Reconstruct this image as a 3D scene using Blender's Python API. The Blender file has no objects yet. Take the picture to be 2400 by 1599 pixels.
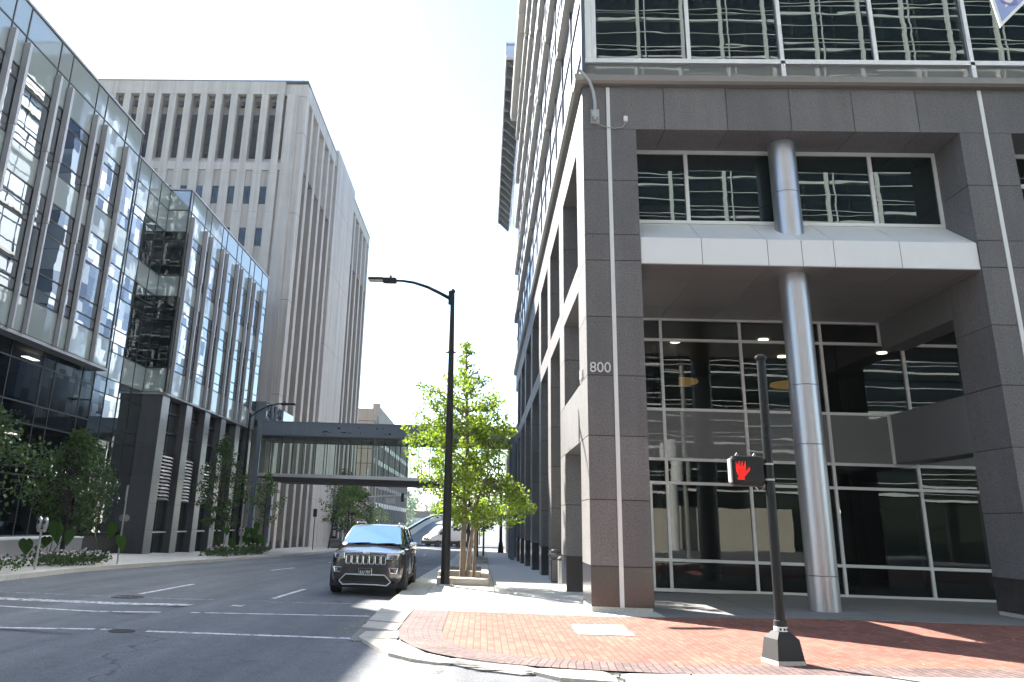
import bpy, bmesh, math, random
from mathutils import Vector, Matrix
R = math.radians
rnd = random.Random(7)
S = bpy.context.scene
COL = S.collection

# ------------------------------------------------------------------ ground heights
def interp(x, xs, ys):
    if x <= xs[0]: return ys[0]
    for i in range(1, len(xs)):
        if x <= xs[i]:
            t = (x - xs[i-1]) / (xs[i] - xs[i-1]); return ys[i-1] + t*(ys[i]-ys[i-1])
    return ys[-1]
def g(y): return interp(y, [27, 62, 100, 115], [0, -.69, -1.08, -1.15])
def gw(x, y): return g(y) + min(max((x-2.4)*.025, 0), .13)          # right-hand pavement
def gr(x, y):                                                       # carriageway
    return g(y) + (-.13 if x < -6 else interp(y, [15, 22], [-.03, -.13]))

# ------------------------------------------------------------------ materials
def new_mat(name):
    m = bpy.data.materials.new(name); m.use_nodes = True
    nt = m.node_tree; nt.nodes.clear()
    out = nt.nodes.new('ShaderNodeOutputMaterial')
    return m, nt, out
class N:
    def __init__(s, nt): s.nt = nt
    def n(s, typ, **kw):
        o = s.nt.nodes.new(typ)
        for k, v in kw.items():
            if k.startswith('_'): setattr(o, k[1:], v)
            else:
                key = k.replace('__', ' ')
                o.inputs[key].default_value = v
        return o
    def l(s, a, b): s.nt.links.new(a, b)
    def pos(s, scale=(1,1,1), rot=(0,0,0), loc=(0,0,0)):
        ge = s.n('ShaderNodeNewGeometry'); mp = s.n('ShaderNodeMapping')
        mp.inputs['Scale'].default_value = scale; mp.inputs['Rotation'].default_value = rot; mp.inputs['Location'].default_value = loc
        s.l(ge.outputs['Position'], mp.inputs['Vector']); return mp.outputs['Vector']
    def noise(s, vec, scale, detail=4, rough=.6):
        t = s.n('ShaderNodeTexNoise', Scale=scale, Detail=detail, Roughness=rough); s.l(vec, t.inputs['Vector']); return t.outputs['Fac']
    def ramp(s, fac, stops):
        r = s.n('ShaderNodeValToRGB'); e = r.color_ramp.elements
        while len(e) < len(stops): e.new(.5)
        for i, (p, c) in enumerate(stops):
            e[i].position = p; e[i].color = c if len(c) == 4 else (*c, 1)
        s.l(fac, r.inputs['Fac']); return r.outputs['Color']
    def mix(s, fac, a, b, blend='MIX'):
        m = s.n('ShaderNodeMix', _data_type='RGBA', _blend_type=blend)
        if isinstance(fac, (int, float)): m.inputs['Factor'].default_value = fac
        else: s.l(fac, m.inputs['Factor'])
        for v, i in ((a, 6), (b, 7)):
            if isinstance(v, (tuple, list)): m.inputs[i].default_value = v if len(v) == 4 else (*v, 1)
            else: s.l(v, m.inputs[i])
        return m.outputs[2]
    def math(s, op, a, b=None, clamp=False):
        m = s.n('ShaderNodeMath', _operation=op, _use_clamp=clamp)
        for i, v in enumerate((a, b)):
            if v is None: continue
            if isinstance(v, (int, float)): m.inputs[i].default_value = v
            else: s.l(v, m.inputs[i])
        return m.outputs[0]
    def bump(s, h, strength, dist=.02):
        b = s.n('ShaderNodeBump', Strength=strength, Distance=dist); s.l(h, b.inputs['Height']); return b.outputs['Normal']
def pbsdf(k, out, color, rough=.6, metal=0, normal=None, spec=.5, coat=0):
    p = k.n('ShaderNodeBsdfPrincipled')
    for v, i in ((color, 'Base Color'), (rough, 'Roughness'), (metal, 'Metallic'), (spec, 'Specular IOR Level'), (coat, 'Coat Weight')):
        if isinstance(v, (int, float)): p.inputs[i].default_value = v
        elif isinstance(v, (tuple, list)): p.inputs[i].default_value = (*v, 1)
        else: k.l(v, p.inputs[i])
    if normal is not None: k.l(normal, p.inputs['Normal'])
    k.l(p.outputs[0], out.inputs['Surface']); return p
def plain(name, col, rough=.5, metal=0, var=.12, scale=3, bump=0, spec=.5, coat=0):
    m, nt, out = new_mat(name); k = N(nt)
    v = k.pos(); f = k.noise(v, scale, 5)
    c = k.mix(f, tuple(x*(1-var) for x in col), tuple(min(1, x*(1+var)) for x in col))
    nm = k.bump(k.noise(v, scale*14, 3), bump) if bump else None
    rr = k.math('MULTIPLY_ADD', f, .15) if False else rough
    pbsdf(k, out, c, rr, metal, nm, spec, coat); return m
def stone(name, col, rough=.55, speck=.5, spec=.4):
    m, nt, out = new_mat(name); k = N(nt); v = k.pos()
    f1 = k.noise(v, 1.1, 5); f2 = k.noise(v, 75, 2, .8)
    c = k.mix(f1, tuple(x*.82 for x in col), tuple(x*1.14 for x in col))
    c2 = k.ramp(f2, [(.35, tuple(x*(1-speck) for x in (1,1,1))), (.62, (1,1,1)), (.72, (1+speck*.8,)*3)])
    c = k.mix(1, c, c2, 'MULTIPLY')
    ge = k.n('ShaderNodeNewGeometry'); c = k.mix(1, c, k.ramp(ge.outputs['Random Per Island'], [(0, (.88,.88,.89)), (1, (1.12,1.11,1.1))]), 'MULTIPLY')
    c = k.mix(1, c, k.ramp(k.noise(k.pos((1.5,1.5,.12)), 2.2, 4, .6), [(.3, (.9,.9,.9)), (.7, (1.08,1.08,1.08))]), 'MULTIPLY')
    c = k.mix(1, c, k.ramp(k.noise(v, 26, 3, .75), [(.34, (.72,.72,.73)), (.5, (1,1,1)), (.68, (1.3,1.29,1.28))]), 'MULTIPLY')
    sp = k.ramp(k.noise(v, 9, 2, .5), [(.735, (1,1,1)), (.78, (.5,.48,.47))])
    c = k.mix(1, c, sp, 'MULTIPLY')
    pbsdf(k, out, c, rough, 0, k.bump(f2, .12, .01), spec); return m
def asphalt(name, col):
    m, nt, out = new_mat(name); k = N(nt); v = k.pos()
    big = k.noise(v, .16, 5); mid = k.noise(k.pos((1, .25, 1)), 1.0, 6, .65); fine = k.noise(v, 55, 3, .8)
    c = k.mix(big, tuple(x*.78 for x in col), tuple(x*1.25 for x in col))
    c = k.mix(1, c, k.ramp(mid, [(.3, (.78,.78,.79)), (.7, (1.16,1.15,1.13))]), 'MULTIPLY')
    c = k.mix(1, c, k.ramp(fine, [(.36, (.5,.5,.5)), (.55, (1,1,1)), (.72, (1.7,1.68,1.62))]), 'MULTIPLY')
    c = k.mix(1, c, k.ramp(k.noise(k.pos((1.1,.035,1)), 1.0, 5, .6), [(.3, (.74,.74,.75)), (.52, (1,1,1)), (.72, (1.2,1.2,1.19))]), 'MULTIPLY')
    c = k.mix(1, c, k.ramp(k.noise(v, 2.6, 6, .75), [(.3, (.72,.72,.72)), (.45, (1,1,1)), (.75, (1.12,1.12,1.12))]), 'MULTIPLY')
    vo = k.n('ShaderNodeTexVoronoi', _feature='DISTANCE_TO_EDGE', Scale=.17)
    wv = k.n('ShaderNodeVectorMath', _operation='ADD'); ns = k.n('ShaderNodeTexNoise', Scale=1.3, Detail=6)
    k.l(v, ns.inputs['Vector']); k.l(v, wv.inputs[0]); k.l(ns.outputs['Color'], wv.inputs[1]); k.l(wv.outputs[0], vo.inputs['Vector'])
    crack = k.ramp(vo.outputs['Distance'], [(0, (.4,.4,.4)), (.0035, (1,1,1))])
    msk = k.ramp(k.noise(v, .3, 2), [(.42, (0,0,0)), (.5, (1,1,1))])
    c = k.mix(msk, c, k.mix(1, c, crack, 'MULTIPLY'))
    pbsdf(k, out, c, .78, 0, k.bump(fine, .5, .012), .35); return m
def concrete(name, col, jx=0, jy=0, ox=0, oy=0, stain=.14, rough=.8, streak=0):
    m, nt, out = new_mat(name); k = N(nt); v = k.pos()
    f = k.noise(v, .8, 6); f2 = k.noise(v, 28, 4, .75)
    c = k.mix(f, tuple(x*(1-stain) for x in col), tuple(min(.95, x*(1+stain)) for x in col))
    c = k.mix(1, c, k.ramp(f2, [(.33, (.72,.71,.69)), (.5, (1,1,1)), (.75, (1.12,1.12,1.12))]), 'MULTIPLY')
    if streak: c = k.mix(1, c, k.ramp(k.noise(k.pos((1.6,1.6,.05)), 1.3, 5, .7), [(.28, (1-streak,)*3), (.55, (1,1,1)), (.8, (1+streak*.4,)*3)]), 'MULTIPLY')
    if jx or jy:
        sx = k.n('ShaderNodeSeparateXYZ'); k.l(v, sx.inputs[0]); d = None
        for axis, j, o in ((0, jx, ox), (1, jy, oy)):
            if not j: continue
            t = k.math('ADD', sx.outputs[axis], 1000*j - o); t = k.math('MODULO', t, j); t = k.math('LESS_THAN', t, .022)
            d = t if d is None else k.math('MAXIMUM', d, t)
        c = k.mix(d, c, tuple(x*.3 for x in col))
    pbsdf(k, out, c, rough, 0, k.bump(f2, .2, .01), .3); return m
def bricks(name, cols, mortar, bw, bh, uv=False, rot=0, offset=.5):
    m, nt, out = new_mat(name); k = N(nt)
    if uv:
        v = k.n('ShaderNodeUVMap').outputs[0]; pv = k.pos()
    else: v = k.pos((1,1,1), (0,0,rot)); pv = v
    b = k.n('ShaderNodeTexBrick', _offset=offset, Scale=1, Mortar__Size=.007, Brick__Width=bw, Row__Height=bh, Mortar__Smooth=.1, Bias=-.05)
    b.inputs['Color1'].default_value = (*cols[0], 1); b.inputs['Color2'].default_value = (*cols[1], 1); b.inputs['Mortar'].default_value = (*mortar, 1)
    k.l(v, b.inputs['Vector'])
    big = k.noise(pv, .7, 5); fine = k.noise(pv, 40, 3, .7)
    c = k.mix(1, b.outputs['Color'], k.ramp(big, [(.25, (.72,.74,.76)), (.7, (1.2,1.15,1.12))]), 'MULTIPLY')
    c = k.mix(1, c, k.ramp(fine, [(.3, (.75,.75,.75)), (.65, (1.1,1.1,1.1))]), 'MULTIPLY')
    pale = k.ramp(k.noise(pv, 2.6, 6, .75), [(.66, (0,0,0)), (.74, (.6,.6,.6))])
    c = k.mix(pale, c, (.42, .36, .33))
    h = k.mix(.75, fine, b.outputs['Fac'], 'SUBTRACT')
    pbsdf(k, out, c, .85, 0, k.bump(h, .4, .012), .25); return m
def mirror_glass(name, dark, tint=(.86,.93,.95), ior=2.4, wave=.25, wscale=(1,1,1), rough=.0, trans=0, tcol=(.4,.45,.44)):
    m, nt, out = new_mat(name); k = N(nt); v = k.pos(wscale)
    nm = k.bump(k.noise(v, .9, 2, .5), wave, .03)
    fr = k.n('ShaderNodeFresnel', IOR=ior); k.l(nm, fr.inputs['Normal'])
    gl = k.n('ShaderNodeBsdfGlossy', Roughness=rough); gl.inputs['Color'].default_value = (*tint, 1); k.l(nm, gl.inputs['Normal'])
    di = k.n('ShaderNodeBsdfDiffuse'); di.inputs['Color'].default_value = (*dark, 1)
    base = di.outputs[0]
    if trans:
        tr = k.n('ShaderNodeBsdfTransparent'); tr.inputs['Color'].default_value = (*tcol, 1)
        mx = k.n('ShaderNodeMixShader', Fac=trans); k.l(di.outputs[0], mx.inputs[1]); k.l(tr.outputs[0], mx.inputs[2]); base = mx.outputs[0]
    ms = k.n('ShaderNodeMixShader'); k.l(fr.outputs[0], ms.inputs[0]); k.l(base, ms.inputs[1]); k.l(gl.outputs[0], ms.inputs[2])
    k.l(ms.outputs[0], out.inputs['Surface']); return m
def emit(name, col, st):
    m, nt, out = new_mat(name); k = N(nt); e = k.n('ShaderNodeEmission', Strength=st); e.inputs['Color'].default_value = (*col, 1)
    k.l(e.outputs[0], out.inputs['Surface']); return m
def leafmat(name, c0, c1, tl=.45):
    m, nt, out = new_mat(name); k = N(nt); ge = k.n('ShaderNodeNewGeometry')
    c = k.ramp(ge.outputs['Random Per Island'], [(0, c0), (.75, c1), (1, tuple(x*1.35 for x in c1))])
    p = k.n('ShaderNodeBsdfPrincipled', Roughness=.5); k.l(c, p.inputs['Base Color'])
    t = k.n('ShaderNodeBsdfTranslucent'); k.l(k.mix(1, c, (1.5, 1.5, .7), 'MULTIPLY'), t.inputs['Color'])
    ms = k.n('ShaderNodeMixShader', Fac=tl); k.l(p.outputs[0], ms.inputs[1]); k.l(t.outputs[0], ms.inputs[2]); k.l(ms.outputs[0], out.inputs['Surface']); return m
def paint_marks(name, col, wear=.5):
    m, nt, out = new_mat(name); k = N(nt); v = k.pos()
    f = k.ramp(k.noise(v, 7, 8, .8), [(wear-.06, (0,0,0)), (wear+.06, (1,1,1))])
    p = k.n('ShaderNodeBsdfPrincipled', Roughness=.7); p.inputs['Base Color'].default_value = (*col, 1)
    t = k.n('ShaderNodeBsdfTransparent'); ms = k.n('ShaderNodeMixShader'); k.l(f, ms.inputs[0]); k.l(p.outputs[0], ms.inputs[1]); k.l(t.outputs[0], ms.inputs[2])
    k.l(ms.outputs[0], out.inputs['Surface']); return m
def mosaic(name):
    m, nt, out = new_mat(name); k = N(nt)
    v = k.pos((1,1,1), (0, R(90), R(90)))
    ge = k.n('ShaderNodeNewGeometry'); sx = k.n('ShaderNodeSeparateXYZ'); k.l(ge.outputs['Position'], sx.inputs[0])
    cb = k.n('ShaderNodeCombineXYZ'); k.l(sx.outputs[2], cb.inputs[0]); k.l(sx.outputs[1], cb.inputs[1])
    b = k.n('ShaderNodeTexBrick', Scale=1, Mortar__Size=.02, Brick__Width=1.9, Row__Height=1.15, Bias=0.0)
    b.inputs['Color1'].default_value = (0,0,0,1); b.inputs['Color2'].default_value = (1,1,1,1); b.inputs['Mortar'].default_value = (.1,.1,.1,1)
    k.l(cb.outputs[0], b.inputs['Vector'])
    c = k.ramp(b.outputs['Color'], [(0, (.03,.045,.09)), (.35, (.14,.19,.28)), (.65, (.36,.42,.5)), (1, (.75,.78,.82))])
    pbsdf(k, out, c, .15, .2, None, .8); return m

M = {}
M['asphalt'] = asphalt('asphalt', (.132,.139,.153))
M['asphalt_patch'] = asphalt('asphalt_patch', (.2,.195,.19))
M['dark_hole'] = plain('dark_hole', (.02,.02,.02), .9, bump=.6)
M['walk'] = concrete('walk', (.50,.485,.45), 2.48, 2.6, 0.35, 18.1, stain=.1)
M['walk_left'] = concrete('walk_left', (.40,.385,.355), 1.8, 1.8)
M['kerb'] = concrete('kerb', (.46,.44,.40), 0, 0, stain=.2)
M['kerb_old'] = concrete('kerb_old', (.47,.43,.37), 0, 0, stain=.12)
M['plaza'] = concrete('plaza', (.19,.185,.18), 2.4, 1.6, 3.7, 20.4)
M['brick'] = bricks('brick', ((.32,.135,.098), (.215,.083,.062)), (.065,.05,.045), .215, .105, rot=R(90))
M['brick_dark'] = bricks('brick_dark', ((.20,.135,.125), (.125,.09,.087)), (.035,.03,.028), .24, .105, uv=True, offset=.4)
M['granite'] = stone('granite', (.172,.164,.164))
M['granite_pol'] = stone('granite_pol', (.055,.048,.046), .12, .35, .8)
M['granite_edge'] = plain('granite_edge', (.03,.03,.03), .9)
M['dark_granite'] = stone('dark_granite', (.07,.073,.082), .35, .3)
M['grey_granite'] = stone('grey_granite', (.24,.24,.25), .28, .25, .6)
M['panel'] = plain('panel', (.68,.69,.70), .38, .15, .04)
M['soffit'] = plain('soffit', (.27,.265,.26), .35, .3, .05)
M['panel_dark'] = plain('panel_dark', (.16,.16,.165), .45, .3, .06)
M['alu'] = plain('alu', (.66,.67,.69), .35, .7, .05)
M['alu_white'] = plain('alu_white', (.66,.66,.65), .45, .1, .05)
M['column'] = plain('column', (.46,.46,.49), .36, .85, .04)
M['cornice'] = plain('cornice', (.24,.225,.205), .45, .4, .08)
M['shelf'] = plain('shelf', (.30,.285,.265), .5, .1, .08)
M['bluemull'] = plain('bluemull', (.07,.085,.13), .4, .3, .08)
M['frame_dark'] = plain('frame_dark', (.03,.032,.036), .4, .4, .05)
M['fin'] = plain('fin', (.33,.33,.35), .4, .5, .06)
M['glass_left'] = mirror_glass('glass_left', (.012,.018,.02), tint=(.88,.95,1), ior=6.0, wave=.05)
M['glass_left_sp'] = mirror_glass('glass_left_sp', (.26,.30,.30), ior=2.9, wave=.1)
M['glass_left_low'] = mirror_glass('glass_left_low', (.01,.012,.014), ior=1.7, wave=.03, trans=.75, tcol=(.35,.38,.38))
M['glass_front'] = mirror_glass('glass_front', (.006,.01,.01), tint=(.8,.92,.9), ior=1.75, wave=.045, wscale=(.4,.4,1.8))
M['glass_lobby'] = mirror_glass('glass_lobby', (.006,.008,.007), tint=(.85,.9,.87), ior=1.62, wave=.035, wscale=(.5,.5,1.4), trans=.8, tcol=(.42,.44,.42))
M['glass_front_sp'] = mirror_glass('glass_front_sp', (.17,.17,.165), ior=1.5, wave=.08, wscale=(.4,.4,1.3))
M['glass_side'] = mirror_glass('glass_side', (.6,.61,.62), ior=4.5, wave=.02, rough=.24)
M['glass_bridge'] = mirror_glass('glass_bridge', (.1,.12,.11), tint=(.8,.9,.86), ior=1.35, wave=.12, trans=.93, tcol=(.92,.97,.93))
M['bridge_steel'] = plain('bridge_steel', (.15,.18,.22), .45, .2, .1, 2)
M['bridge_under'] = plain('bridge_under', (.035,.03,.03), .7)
M['tower'] = concrete('tower', (.52,.475,.435), 0, 0, stain=.13, streak=.3)
M['tower_low'] = concrete('tower_low', (.45,.41,.375), 0, 0, stain=.13, streak=.3)
M['tower_mid_shade'] = concrete('tower_mid_shade', (.36,.325,.29), 0, 0, stain=.13, streak=.2)  # darker tower concrete, carries painted shade on the side fins
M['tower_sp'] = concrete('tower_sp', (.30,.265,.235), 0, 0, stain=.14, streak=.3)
M['win_dark'] = mirror_glass('win_dark', (.015,.017,.02), ior=1.7, wave=.1)
M['louvre'] = plain('louvre', (.05,.05,.055), .5, .3)
M['garage'] = concrete('garage', (.33,.30,.275), 0, 0, stain=.12, streak=.25)
M['garage_light'] = plain('garage_light', (.62,.6,.58), .6)
M['garage_panel'] = plain('garage_panel', (.12,.105,.105), .6)
M['mosaic'] = mosaic('mosaic')
M['black'] = plain('black', (.009,.009,.01), .4, 0, .1, spec=.3)
M['black_matte'] = plain('black_matte', (.015,.015,.016), .75)
M['steel'] = plain('steel', (.35,.35,.35), .45, .6)
M['galv'] = plain('galv', (.42,.42,.41), .5, .5)
M['lamp_lens'] = plain('lamp_lens', (.7,.69,.62), .3)
M['white'] = plain('white', (.8,.8,.8), .4, 0, .03)
M['white_frame'] = plain('white_frame', (.75,.75,.73), .5, 0, .04)
M['beige_wall'] = concrete('beige_wall', (.52,.47,.40), 0, 0)
M['bark'] = plain('bark', (.2,.155,.115), .9, 0, .3, 6, .6)
M['bark_dark'] = plain('bark_dark', (.06,.05,.045), .9, 0, .3, 6, .6)
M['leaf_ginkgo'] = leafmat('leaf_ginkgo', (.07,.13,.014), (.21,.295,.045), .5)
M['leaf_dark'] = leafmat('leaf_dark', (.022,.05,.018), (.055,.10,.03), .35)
M['leaf_mid'] = leafmat('leaf_mid', (.03,.075,.016), (.085,.15,.03), .45)
M['leaf_far'] = leafmat('leaf_far', (.10,.16,.14), (.20,.27,.22), .2)  # leaf colour paled to stand in for distance haze
M['leaf_dry'] = leafmat('leaf_dry', (.12,.08,.03), (.35,.26,.07), .2)
M['leaf_big'] = leafmat('leaf_big', (.022,.06,.016), (.06,.13,.025), .35)
M['petal'] = plain('petal', (.7,.7,.68), .6)
M['petal_pink'] = plain('petal_pink', (.5,.3,.4), .6)
M['soil'] = plain('soil', (.03,.024,.02), .95, 0, .4, 9, .8)
M['suv_paint'] = plain('suv_paint', (.075,.069,.069), .25, .75, .08, 2, coat=1)
M['chrome'] = plain('chrome', (.8,.8,.8), .12, 1, .02)
M['auto_glass'] = mirror_glass('auto_glass', (.012,.02,.03), tint=(.6,.78,1), ior=1.24, wave=.02)
M['tyre'] = plain('tyre', (.012,.012,.012), .8)
M['rim'] = plain('rim', (.35,.35,.36), .3, .9)
M['lens'] = mirror_glass('lens', (.35,.36,.38), ior=1.8, wave=.3)
M['plate_black'] = plain('plate_black', (.01,.01,.012), .4)
M['van_white'] = plain('van_white', (.78,.78,.78), .25, 0, .03, coat=.6)
M['plastic_dark'] = plain('plastic_dark', (.03,.028,.028), .6)
M['led_red'] = emit('led_red', (1,.03,.02), .5)
M['lamp_on'] = emit('lamp_on', (1,.93,.75), 1.6)
M['lamp_warm'] = emit('lamp_warm', (1,.6,.2), .07)
M['sig_red'] = emit('sig_red', (1,.05,.03), 2)
M['marks'] = paint_marks('marks', (.66,.66,.66), .565)
M['marks_worn'] = paint_marks('marks_worn', (.62,.62,.63), .53)
M['sign_blue'] = plain('sign_blue', (.28,.36,.62), .35)
M['sign_violet'] = plain('sign_violet', (.25,.2,.5), .4)
M['room'] = plain('room', (.10,.095,.09), .8)
M['room_dark'] = plain('room_dark', (.03,.03,.03), .8)
M['hill'] = plain('hill', (.12,.17,.13), .9, 0, .3, .05)
M['far_wall'] = plain('far_wall', (.22,.17,.16), .8)
M['grass'] = plain('grass', (.09,.12,.05), .95, 0, .3, .5)
M['ped_stripe'] = plain('ped_stripe', (.7,.7,.68), .5)

# ------------------------------------------------------------------ mesh builder
class MB:
    def __init__(s): s.v = []; s.f = []; s.mi = []; s.uv = {}
    def face(s, pts, mi=0, uv=None):
        n = len(s.v); s.v += [tuple(p) for p in pts]; s.f.append(list(range(n, n+len(pts)))); s.mi.append(mi)
        if uv: s.uv[len(s.f)-1] = uv
    def add(s, vs, fs, mi=0):
        n = len(s.v); s.v += [tuple(p) for p in vs]
        for f in fs: s.f.append([n+i for i in f]); s.mi.append(mi)
    def box(s, x0, x1, y0, y1, z0, z1, mi=0):
        if x0 > x1: x0, x1 = x1, x0
        if y0 > y1: y0, y1 = y1, y0
        if z0 > z1: z0, z1 = z1, z0
        vs = [(x,y,z) for z in (z0,z1) for y in (y0,y1) for x in (x0,x1)]
        s.add(vs, [(0,2,3,1),(4,5,7,6),(0,1,5,4),(2,6,7,3),(0,4,6,2),(1,3,7,5)], mi); return s
    def bbox(s, x0, x1, y0, y1, z0, z1, b=.02, mi=0):       # box with chamfered edges along all axes
        bm = bmesh.new(); bmesh.ops.create_cube(bm, size=1)
        for v in bm.verts: v.co = ((x0+x1)/2+v.co.x*(x1-x0), (y0+y1)/2+v.co.y*(y1-y0), (z0+z1)/2+v.co.z*(z1-z0))
        bmesh.ops.bevel(bm, geom=bm.edges[:], offset=b, segments=2, affect='EDGES', profile=.5)
        s.frombm(bm, mi); return s
    def frombm(s, bm, mi=0, mat=None):
        bm.verts.index_update()
        if mat is not None: bm.transform(mat)
        s.add([v.co[:] for v in bm.verts], [[v.index for v in f.verts] for f in bm.faces], mi); bm.free()
    def prism(s, pts, axis, a, b, mi=0):                      # polygon in the two other axes, extruded a..b along axis
        def mk(p, t):
            q = list(p); q.insert(axis, t); return q
        n = len(pts); vs = [mk(p, a) for p in pts] + [mk(p, b) for p in pts]
        fs = [list(range(n))[::-1], list(range(n, 2*n))] + [(i, (i+1)%n, n+(i+1)%n, n+i) for i in range(n)]
        s.add(vs, fs, mi); return s
    def tube(s, path, rad, seg=8, mi=0, cap=True):
        path = [Vector(p) for p in path]; n = len(path)
        if not isinstance(rad, (list, tuple)): rad = [rad]*n
        rings = []; ref = Vector((0,0,1))
        for i, p in enumerate(path):
            d = (path[min(i+1,n-1)] - path[max(i-1,0)]).normalized()
            r = ref if abs(d.dot(ref)) < .95 else Vector((0,1,0))
            a = d.cross(r).normalized(); b = d.cross(a).normalized()
            rings.append([p + (a*math.cos(2*math.pi*k/seg) + b*math.sin(2*math.pi*k/seg))*rad[i] for k in range(seg)])
        vs = [q for r_ in rings for q in r_]; fs = []
        for i in range(n-1):
            for k in range(seg): fs.append((i*seg+k, i*seg+(k+1)%seg, (i+1)*seg+(k+1)%seg, (i+1)*seg+k))
        if cap: fs += [list(range(seg))[::-1], list(range((n-1)*seg, n*seg))]
        s.add(vs, fs, mi); return s
    def lathe(s, prof, c, seg=24, axis=2, mi=0):
        vs = []
        for r, h in prof:
            for k in range(seg):
                a = 2*math.pi*k/seg; p = [r*math.cos(a), r*math.sin(a)]; p.insert(axis, h)
                vs.append((c[0]+p[0], c[1]+p[1], c[2]+p[2]))
        fs = []
        for i in range(len(prof)-1):
            for k in range(seg): fs.append((i*seg+k, i*seg+(k+1)%seg, (i+1)*seg+(k+1)%seg, (i+1)*seg+k))
        fs += [list(range(seg))[::-1], list(range((len(prof)-1)*seg, len(prof)*seg))]
        s.add(vs, fs, mi); return s
ORG = {}
def build(name, mb, mats, parent=None, smooth=False, local=False, kind=None):
    o_ = Vector((0,0,0)) if (parent is None or local) else ORG.get(parent.name, Vector((0,0,0)))
    me = bpy.data.meshes.new(name)
    me.from_pydata([(a-o_.x, b-o_.y, c-o_.z) for a,b,c in mb.v], [], mb.f)
    if not isinstance(mats, (list, tuple)): mats = [mats]
    for m in mats: me.materials.append(M[m])
    for p, i in zip(me.polygons, mb.mi): p.material_index = i
    if mb.uv:
        ul = me.uv_layers.new(name='UVMap')
        for fi, uv in mb.uv.items():
            for li, c in zip(me.polygons[fi].loop_indices, uv): ul.data[li].uv = c
    bm = bmesh.new(); bm.from_mesh(me); bmesh.ops.recalc_face_normals(bm, faces=bm.faces[:]) if not mb.uv and len(bm.faces) < 60000 and name not in NORECALC else None
    if smooth:
        bmesh.ops.remove_doubles(bm, verts=bm.verts[:], dist=.0004)
        for f in bm.faces: f.smooth = True
        for e in bm.edges:
            if len(e.link_faces) == 2 and e.calc_face_angle(0) > R(smooth if not isinstance(smooth, bool) else 35): e.smooth = False
    bm.to_mesh(me); bm.free()
    o = bpy.data.objects.new(name, me); COL.objects.link(o)
    if parent is not None: o.parent = parent; ORG[o.name] = o_
    if kind: o['kind'] = kind
    return o
NORECALC = {'crown', 'foliage', 'flowers', 'window_pane', 'glass_panel', 'spandrel_panel'}
def thing(name, label, cat, loc=(0,0,0), group=None, rz=0):
    o = bpy.data.objects.new(name, None); COL.objects.link(o); o.location = loc; o.rotation_euler = (0,0,rz)
    o.empty_display_size = .2; o['label'] = label; o['category'] = cat
    if group: o['group'] = group
    ORG[o.name] = Vector(loc); return o
def tag(o, label, cat, group=None):
    o['label'] = label; o['category'] = cat
    if group: o['group'] = group
    return o
def structure(name, mb, mats, smooth=False): return build(name, mb, mats, None, smooth, kind='structure')
def text(name, body, size, ext, mat, loc, rot, parent, local=False, align='CENTER', sx=1):
    cu = bpy.data.curves.new(name, 'FONT'); cu.body = body; cu.size = size; cu.extrude = ext; cu.align_x = align
    t = bpy.data.objects.new(name, cu); COL.objects.link(t)
    dg = bpy.context.evaluated_depsgraph_get(); me = bpy.data.meshes.new_from_object(t.evaluated_get(dg))
    bpy.data.objects.remove(t)
    me.materials.clear(); me.materials.append(M[mat])
    o = bpy.data.objects.new(name, me); COL.objects.link(o); o.parent = parent
    off = Vector((0,0,0)) if local else ORG.get(parent.name, Vector((0,0,0)))
    o.location = Vector(loc) - off; o.rotation_euler = rot; o.scale = (sx,1,1); return o

CAM = Vector((0, 0, 1.72))
class Panes:
    """window panes of one building: the 100 that show largest as parts, the rest as one part"""
    def __init__(s): s.l = []
    def rect(s, p, u, v, mat, tilt=.003):
        # p corner, u and v edge vectors
        p, u, v = Vector(p), Vector(u), Vector(v); nrm = u.cross(v).normalized()
        a, b = rnd.uniform(-tilt, tilt), rnd.uniform(-tilt, tilt)
        pts = [p + nrm*(-a-b), p+u + nrm*(a-b), p+u+v + nrm*(a+b), p+v + nrm*(-a+b)]
        c = p+u/2+v/2; d = c-CAM
        if nrm.dot(d) > 0: pts.reverse()
        vis = abs(nrm.dot(d.normalized()))*u.length*v.length/d.length_squared
        if d.y < 5: vis = 0
        s.l.append((vis, pts, mat))
    def done(s, parent, name='window_pane'):
        s.l.sort(key=lambda t: -t[0])
        for vis, pts, mat in s.l[:100]:
            mb = MB(); mb.face(pts); build(name, mb, mat, parent)
        rest = s.l[100:]
        if rest:
            mats = sorted({m for _, _, m in rest}); mb = MB()
            for _, pts, m in rest: mb.face(pts, mats.index(m))
            build(name, mb, mats, parent, kind='stuff')
        s.l = []

# ------------------------------------------------------------------ setting: ground
def sheet(name, xs, ys, zf, mat, skip=None):
    mb = MB()
    for j in range(len(ys)-1):
        for i in range(len(xs)-1):
            if skip and skip((xs[i]+xs[i+1])/2, (ys[j]+ys[j+1])/2): continue
            mb.face([(x, y, zf(x, y)) for x, y in ((xs[i],ys[j]),(xs[i+1],ys[j]),(xs[i+1],ys[j+1]),(xs[i],ys[j+1]))])
    o = structure(name, mb, mat); return o
def frange(a, b, n): return [a+(b-a)*i/n for i in range(n+1)]
sheet('road', [-70,-40,-20,-12.8,-10,-6.01,-5.99,-3,-1.9,0,3,8,20,60], [-70,-20,0,8,10,12,14,15,16,18,20,22,27,40,62,80,100,115], gr, 'asphalt')
mb = MB(); mb.face([(-900,115,-1.3),(900,115,-1.3),(900,1500,-1.3),(-900,1500,-1.3)]); mb.face([(-900,-300,-1.4),(-70,-300,-1.4),(-70,1500,-1.45),(-900,1500,-1.45)]); mb.face([(60,-300,-1.4),(900,-300,-1.4),(900,1500,-1.45),(60,1500,-1.45)])
structure('ground', mb, 'grass')

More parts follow.
